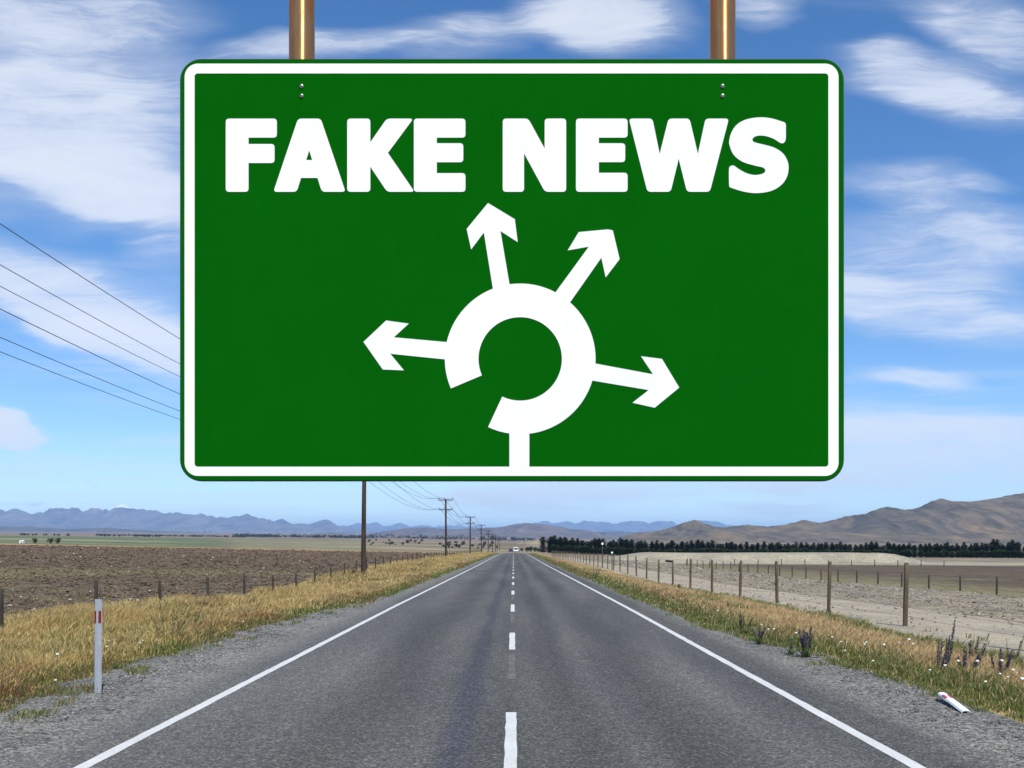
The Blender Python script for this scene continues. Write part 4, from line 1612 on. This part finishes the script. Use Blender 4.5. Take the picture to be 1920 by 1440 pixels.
def daisies():
    white = simple('daisy_white', (.80, .80, .74), .7, 0, .08, 30)
    ps, pc = [], []
    me_st = MB()
    me_st.path([(0, 0, 0), (.01, 0, .2), (.02, .005, .36)], .004, 4)
    stem = me_st.mesh('stem'); stem.materials.append(M['stem'])
    hd = MB()
    for k in range(7):
        a = k * 6.28 / 7 + .2; r = .016 if k else 0
        c = Vector((.02 + r * math.cos(a), .005 + r * math.sin(a), .36 + .004 * (k % 3)))
        hd.lathe([(.001, .012), (.012, .009), (.017, .002), (.013, -.006)], c, 7)
    head = hd.mesh('flower_head'); head.materials.append(white)
    spots = [(1440, 1190), (1452, 1197), (1428, 1185), (1560, 1212), (1577, 1212), (1493, 1205), (1620, 1225), (1625, 1221), (1656, 1232), (1686, 1217), (1705, 1228), (1712, 1224), (1766, 1228),
             (1584, 1235), (1637, 1255), (1832, 1268), (1834, 1277), (1873, 1283), (1880, 1280), (1890, 1285), (1900, 1282), (1907, 1276), (1798, 1273), (1772, 1274), (1848, 1305), (1915, 1318),
             (1745, 1272), (1729, 1232), (265, 1180), (293, 1204), (267, 1207), (203, 1212), (200, 1225), (106, 1265), (280, 1190), (262, 1216), (104, 1288), (455, 1170)]
    spots += [(1250 + random.uniform(-60, 120), 1165 + random.uniform(-18, 18)) for _ in range(16)]
    for i, (px, py) in enumerate(spots):
        p = put(px, py + 16)
        if p[0] > 0:
            if p[0] < 4.5: continue
            lab, grp = 'small white wildflower in the grass beside the fallen marker post', 'white wildflowers on the fallen-post side'
        else:
            lab, grp = 'small white wildflower in the golden grass near the upright marker post', 'white wildflowers on the golden bank'
        r = empty('wildflower', p, random.uniform(0, 6))
        s = random.uniform(.75, 1.15)
        r.scale = (s * .62, s * .62, s * random.uniform(.6, .95))
        tag(r, lab, 'flower', grp)
        link('stem', stem, None, r)
        link('flower_head', head, None, r)


daisies()


# ------------------------------------------------------------------ trees
def conifer(hh, rmax, seed, dark, name_lab=None):
    rs = random.Random(seed)
    tr, tc = [], []
    nl = 26
    for l in range(nl):
        t = (l + .3) / nl
        z = hh * (.06 + .94 * t)
        rad = rmax * min(1, (1 - t) * 3.6 + .12) ** .7 * (.84 + .16 * math.sin(t * 9 + seed))
        nb = max(4, int(13 * rad / rmax))
        for b in range(nb):
            a = 6.28 * b / nb + rs.uniform(-.4, .4)
            r = rad * rs.uniform(.6, 1.12)
            d = Vector((math.cos(a), math.sin(a), 0)); s = Vector((-d.y, d.x, 0))
            for q in range(2):
                r0 = r * (.2 + .42 * q); r1 = r * (.62 + .42 * q)
                w = rmax * rs.uniform(.18, .32)
                zz = z + rs.uniform(-.02, .02) * hh
                tr += [d * r0 + s * w + Vector((0, 0, zz)), d * r0 - s * w + Vector((0, 0, zz + rs.uniform(-.03, .03) * hh)), d * r1 + Vector((0, 0, zz + rs.uniform(-.01, .055) * hh))]
                g = rs.uniform(.55, 1.45)
                tc.append(tuple(c * g for c in dark))
    crown = leaf_mesh('crown', tr, tc)
    crown.materials.append(M['leaf'])
    trunk = MB().lathe([(hh * .022, -.3), (hh * .018, hh * .3), (hh * .006, hh * .9), (.001, hh)], n=6).mesh('trunk')
    trunk.materials.append(M['pole_wood'])
    return crown, trunk


def place_tree(name, pr, loc, s, label, group, cat='tree', sz=None):
    r = empty(name, loc, random.uniform(0, 6.28))
    r.scale = (s, s, sz or s)
    tag(r, label, cat, group)
    link('crown', pr[0], None, r)
    link('trunk', pr[1], None, r)
    return r


def forest():
    tall = [conifer(5.9, 2.05, k, (.028, .050, .022)) for k in range(5)]
    short = [conifer(3.2, 2.0, 10 + k, (.075, .128, .045)) for k in range(4)]
    D = 420.0
    p = P(1018, D)
    place_tree('conifer_tree', tall[0], p, 1.12, 'dark conifer standing alone at the road end of the belt', 'conifers of the dark belt')
    pxs = 1030.0
    k = 0
    for row, (dd, sp, kind) in enumerate(((D + 4, 2.15, 'tall'), (D + 9, 2.35, 'tall'), (D - 1.5, 2.3, 'short'))):
        x = (1031 - VX) / F * D + row * .7
        while x < 216:
            d = dd + random.uniform(-1.2, 1.2) - .02 * x
            y = d
            z = float(zf(x, y))
            fade = np.interp(x, [12, 40, 60, 150, 215], [1.12, 1.0, .95, .93, .98])
            s = fade * random.uniform(.86, 1.13)
            if kind == 'tall':
                place_tree('conifer_tree', random.choice(tall), (x, y, z), s, 'tall dark conifer in the belt before the brown hills', 'conifers of the dark belt', sz=s * random.uniform(.93, 1.08))
            else:
                place_tree('conifer_tree', random.choice(short), (x, y, z), s, 'short greener young conifer along the front of the dark belt', 'young conifers along the front of the belt')
            x += sp * random.uniform(.75, 1.25)
            k += 1
    for px in (1862, 1869, 1898):
        place_tree('conifer_tree', tall[2], P(px, D + 6), 1.3, {1862: 'big conifer poking above the far end of the belt', 1869: 'second big conifer poking above the far end of the belt', 1898: 'last big conifer above the belt near the picture edge'}[px], 'conifers of the dark belt')


forest()


def bush_proto(seed, c, hh=1.0, w=.7, n=420):
    rs = random.Random(seed)
    tr, tc = [], []
    lob = [(rs.uniform(-.5, .5) * w, rs.uniform(-.5, .5) * w, rs.uniform(.3, .8) * hh, rs.uniform(.22, .38)) for _ in range(9)]
    for k in range(n):
        lx, ly, lz, lr = rs.choice(lob)
        v = Vector((rs.gauss(0, 1), rs.gauss(0, 1), rs.gauss(0, 1))).normalized() * lr * rs.uniform(.55, 1.05)
        p = Vector((lx, ly, lz)) + v
        p.z = max(p.z, .04)
        q = [Vector((rs.uniform(-1, 1), rs.uniform(-1, 1), rs.uniform(-1, 1))) * .11 for _ in range(3)]
        tr += [p + a for a in q]
        g = rs.uniform(.5, 1.5)
        tc.append(tuple(x * g for x in c))
    crown = leaf_mesh('crown', tr, tc)
    crown.materials.append(M['leaf'])
    mb = MB().tube((0, 0, -.2), (0, 0, .5 * hh), .05, .03, 6)
    for k in range(4):
        a = k * 1.6
        mb.tube((0, 0, .2 * hh), (math.cos(a) * .3 * w, math.sin(a) * .3 * w, .6 * hh), .03, .012, 5)
    trunk = mb.mesh('trunk')
    trunk.materials.append(M['pole_wood'])
    return crown, trunk


def far_trees():
    br = [bush_proto(1, (.05, .055, .035)), bush_proto(2, (.035, .05, .022)), bush_proto(3, (.03, .042, .02))]
    place_tree('bare_bush', br[0], P(67, 385), 2.1, 'single twiggy bush at the edge of the green paddock', 'bushes by the green paddock', 'bush')
    place_tree('bare_bush', br[0], P(95, 385), 2.2, 'twin twiggy bush nearer the white shed by the green paddock', 'bushes by the green paddock', 'bush')
    place_tree('bare_bush', br[0], P(107, 387), 2.3, 'twin twiggy bush farther from the white shed', 'bushes by the green paddock', 'bush')
    rs = random.Random(4)
    # tree dots across the far side of the green paddock
    for k in range(46):
        px = rs.choice([rs.uniform(38, 70), rs.uniform(80, 155), rs.uniform(180, 290), rs.uniform(240, 300)])
        d = rs.uniform(1650, 1800)
        s = rs.uniform(2.2, 4.4)
        place_tree('paddock_tree', br[rs.randrange(1, 3)], P(px, d), s, 'tiny dark tree in the row beyond the green paddock', 'trees beyond the green paddock')
    for k in range(60):
        px = rs.uniform(690, 935)
        d = rs.uniform(700, 1500)
        s = d / F * rs.uniform(2.5, 6.5)
        place_tree('plain_tree', br[rs.randrange(0, 3)], P(px, d), s, 'small olive tree scattered on the plain behind the power poles', 'trees on the plain behind the poles')
    for i, (px, d, s) in enumerate(((988, 520, 2.2), (994, 510, 2.6), (1003, 505, 2.3), (1009, 500, 1.9), (978, 560, 1.7))):
        place_tree('roadside_bush', br[2], P(px, d), s, 'dark roadside bush between the white van and the conifers', 'dark bushes by the road end', 'bush')
    # far plantations that read as one mass
    def mass(name, label, px0, px1, d, n, s0, s1, seed):
        r2 = random.Random(seed)
        tr, tc = [], []
        for k in range(n):
            x, y, z = P(r2.uniform(px0, px1), d * r2.uniform(.97, 1.03))
            s = r2.uniform(s0, s1)
            g = r2.uniform(.6, 1.3)
            for q in range(14):
                p = Vector((x, y, z)) + Vector((r2.uniform(-.6, .6) * s, r2.uniform(-.6, .6) * s, r2.uniform(.1, .95) * s))
                tr += [p + Vector((r2.uniform(-1, 1), r2.uniform(-1, 1), r2.uniform(-.7, .7))) * s * .45 for _ in range(3)]
                tc.append((.022 * g, .034 * g, .018 * g))
        o = link(name, leaf_mesh(name, tr, tc), M['leaf'])
        tag(o, label, 'trees', kind='stuff')
    mass('far_plantation', 'thin dark line of far plantation across the middle of the plain', 440, 700, 2600, 260, 4, 8, 1)
    mass('far_plantation', 'dark shelter belt beyond the green paddock at the foot of the low rise', 180, 460, 2200, 200, 2.5, 4.5, 2)
    mass('far_plantation', 'hazy dark trees around the end of the road', 690, 1000, 3000, 120, 5, 12, 3)


far_trees()


# ------------------------------------------------------------------ pylons, shed, small signs
def pylon(loc, h, label):
    root = empty('transmission_pylon', loc, .3)
    tag(root, label, 'pylon', 'transmission pylons on the plain')
    b = h * .12
    for sx_ in (-1, 1):
        for sy_ in (-1, 1):
            MB().tube((sx_ * b, sy_ * b, 0), (sx_ * b * .15, sy_ * b * .15, h), .22, .16, 5).build('leg', M['steel'], root)
    br = MB()
    for k in range(6):
        z0, z1_ = h * k / 7, h * (k + 1) / 7
        w0, w1 = b * (1 - .85 * k / 7), b * (1 - .85 * (k + 1) / 7)
        for s in (-1, 1):
            br.tube((-w0, s * w0, z0), (w1, s * w1, z1_), .1, .1, 4)
            br.tube((s * w0, -w0, z0), (s * w1, w1, z1_), .1, .1, 4)
    br.build('bracing', M['steel'], root)
    for f, w in ((.72, .2), (.84, .16), (.95, .11)):
        MB().box((0, 0, h * f), (h * w * 2, .3, .3)).build('crossarm', M['steel'], root)


pylon(P(196, 1700), 15, 'faint steel pylon before the dark blue rise')
pylon(P(383, 1900), 15, 'faint steel pylon halfway between the bushes and the green sign edge')
pylon(P(521, 2200), 15, 'faint steel pylon under the green sign, left of the first power pole')


def shed():
    white = simple('shed_paint', (.8, .8, .78), .6, 0, .05, 1)
    root = empty('farm_shed', P(41, 385))
    tag(root, 'tiny white farm shed at the edge of the green paddock', 'shed')
    MB().box((0, 0, .4), (1.3, 1.6, .8)).build('wall', white, root)
    MB().add([(-.72, -.85, .8), (.72, -.85, .8), (.72, .85, .8), (-.72, .85, .8), (-.3, -.85, 1.15), (.3, -.85, 1.15), (.3, .85, 1.15), (-.3, .85, 1.15)],
             [(0, 1, 5, 4), (1, 2, 6, 5), (2, 3, 7, 6), (3, 0, 4, 7), (4, 5, 6, 7), (3, 2, 1, 0)]).build('roof', white, root)
    MB().box((.2, -.81, .3), (.4, .02, .55)).build('door', M['dark_wood'], root)


shed()
wh = simple('sign_white_small', (.75, .76, .76), .5, 0, .05, 4)


def small_sign(px, d, h, w, label):
    root = empty('small_sign', P(px, d))
    tag(root, label, 'sign')
    MB().tube((0, 0, -.3), (0, 0, h), .05, .045, 8).build('post', M['fence_wood'], root)
    n = 20
    vs = [(w / 2 * math.cos(6.2832 * k / n), yy, h - w * .35 + w / 2 * math.sin(6.2832 * k / n)) for yy in (-.075, -.055) for k in range(n)]
    MB().add(vs, [list(range(n)), list(range(n, 2 * n))[::-1]] + [(k, n + k, n + (k + 1) % n, (k + 1) % n) for k in range(n)]).build('disc', wh, root)


small_sign(1129.5, 112, 2.7, .26, 'small white disc on a tall thin post against the conifers')
small_sign(1147.5, 100, 1.75, .2, 'low white disc just above the tall fence top')


# ------------------------------------------------------------------ vehicles far down the road
def vehicle(name, label, loc, rz, L, W, H, body, van=True):
    glass = simple('dark_glass', (.015, .017, .02), .15, 0, .1, 3)
    tyre = simple('tyre_rubber', (.02, .02, .02), .9, 0, .1, 9)
    rimm = simple('wheel_rim', (.4, .4, .42), .35, .8, .1, 9)
    lampm = simple('lamp_glass', (.75, .75, .72), .2, 0, .05, 9)
    root = empty(name, loc, rz)
    tag(root, label, 'van' if van else 'car', 'vehicles far down the road')
    # side outline (y forward = -Y local), extruded across with tumblehome
    if van:
        side = [(-.5, .10), (-.5, .42), (-.46, .50), (-.34, .90), (-.28, .98), (.46, 1.0), (.5, .94), (.5, .10)]
    else:
        side = [(-.5, .16), (-.5, .48), (-.44, .56), (-.2, .62), (-.06, .96), (.0, 1.0), (.22, 1.0), (.36, .66), (.49, .62), (.5, .5), (.5, .16)]
    m = len(side)
    vs = []
    for s in (-1, 1):
        for y, z in side:
            t = max(0, (z - .5) / .5)
            vs.append((s * W / 2 * (1 - .14 * t), y * L, z * H))
    fs = [list(range(m)), list(range(m, 2 * m))[::-1]]
    for i in range(m):
        j = (i + 1) % m
        fs.append((i, m + i, m + j, j))
    body_o = MB().add(vs, fs).build('body', body, root)
    def quad(nm, pts, mat):
        return MB().add(pts, [(0, 1, 2, 3)]).build(nm, mat, root)
    if van:
        a, b = side[2], side[3]
    else:
        a, b = side[3], side[4]
    e = .012
    def fp(t, s):
        y = (a[0] + (b[0] - a[0]) * t) * L; z = (a[1] + (b[1] - a[1]) * t) * H
        w = W / 2 * (1 - .14 * max(0, (z / H - .5) / .5)) * .86
        return (s * w, y - e, z + e * .5)
    quad('windscreen', [fp(.08, -1), fp(.08, 1), fp(.92, 1), fp(.92, -1)], glass)
    for s in (-1, 1):
        for (y0, y1) in (((-.27, -.02), (.02, .42)) if van else ((-.06, .10), (.12, .26))):
            z0, z1_ = (.58, .88) if van else (.66, .92)
            w0 = W / 2 * (1 - .14 * (z0 - .5) / .5) + .006; w1 = W / 2 * (1 - .14 * (z1_ - .5) / .5) + .006
            q = [(s * w0, y0 * L, z0 * H), (s * w0, y1 * L, z0 * H), (s * w1, y1 * L, z1_ * H), (s * w1, y0 * L, z1_ * H)]
            quad('side_window', q if s > 0 else q[::-1], glass)
        MB().box((s * W * .36, -L / 2 - .01, H * (.34 if van else .42)), (W * .16, .03, H * .07)).build('headlight', lampm, root)
        MB().box((s * W * .40, L / 2 + .01, H * .45), (W * .12, .03, H * .12)).build('tail_light', MRED, root)
        MB().box((s * (W / 2 + .09), -.24 * L, H * .58), (.16, .08, .16)).build('mirror', body, root)
        for yy in (-.31, .31):
            wr = .33
            wo = MB().tube((s * (W / 2 - .19), yy * L, wr), (s * (W / 2 + .02), yy * L, wr), wr, wr, 18).build('wheel', tyre, root)
            MB().tube((s * (W / 2 + .021), yy * L, wr), (s * (W / 2 + .03), yy * L, wr), .19, .17, 12).build('rim', rimm, wo)
    MB().box((0, -L / 2 - .02, H * .2), (W * .96, .06, H * .12)).build('bumper', simple('bumper_plastic', (.05, .05, .05), .7), root)
    return root


vehicle('white_van', 'white van driving towards the viewer far down the road', (.95, 430, float(road_surface(.95, 430))), 0, 5.2, 1.95, 2.35, simple('van_paint', (.62, .63, .64), .35, 0, .03, 2))
vehicle('dark_car', 'tiny dark car beside the white van far down the road', (-1.3, 500, float(road_surface(-1.3, 500))), math.pi, 4.3, 1.75, 1.5, simple('car_paint', (.03, .033, .04), .3, 0, .05, 2), False)


# ------------------------------------------------------------------ air
def haze():
    m = bpy.data.materials.new('haze')
    m.use_nodes = True
    nt = m.node_tree
    nt.nodes.clear()
    out = nt.nodes.new('ShaderNodeOutputMaterial')
    pv = nt.nodes.new('ShaderNodeVolumePrincipled')
    pv.inputs['Color'].default_value = (.34, .61, 1.0, 1)
    pv.inputs['Density'].default_value = 5.0e-5
    pv.inputs['Anisotropy'].default_value = 0.0
    nt.links.new(pv.outputs[0], out.inputs['Volume'])
    o = MB().box((0, 20000, (790 + ZMIN - 3) / 2), (300000, 62000, 790 - (ZMIN - 3))).build('haze', m)
    tag(o, 'thin blue haze filling the air over the plain', 'haze', kind='stuff')


haze()
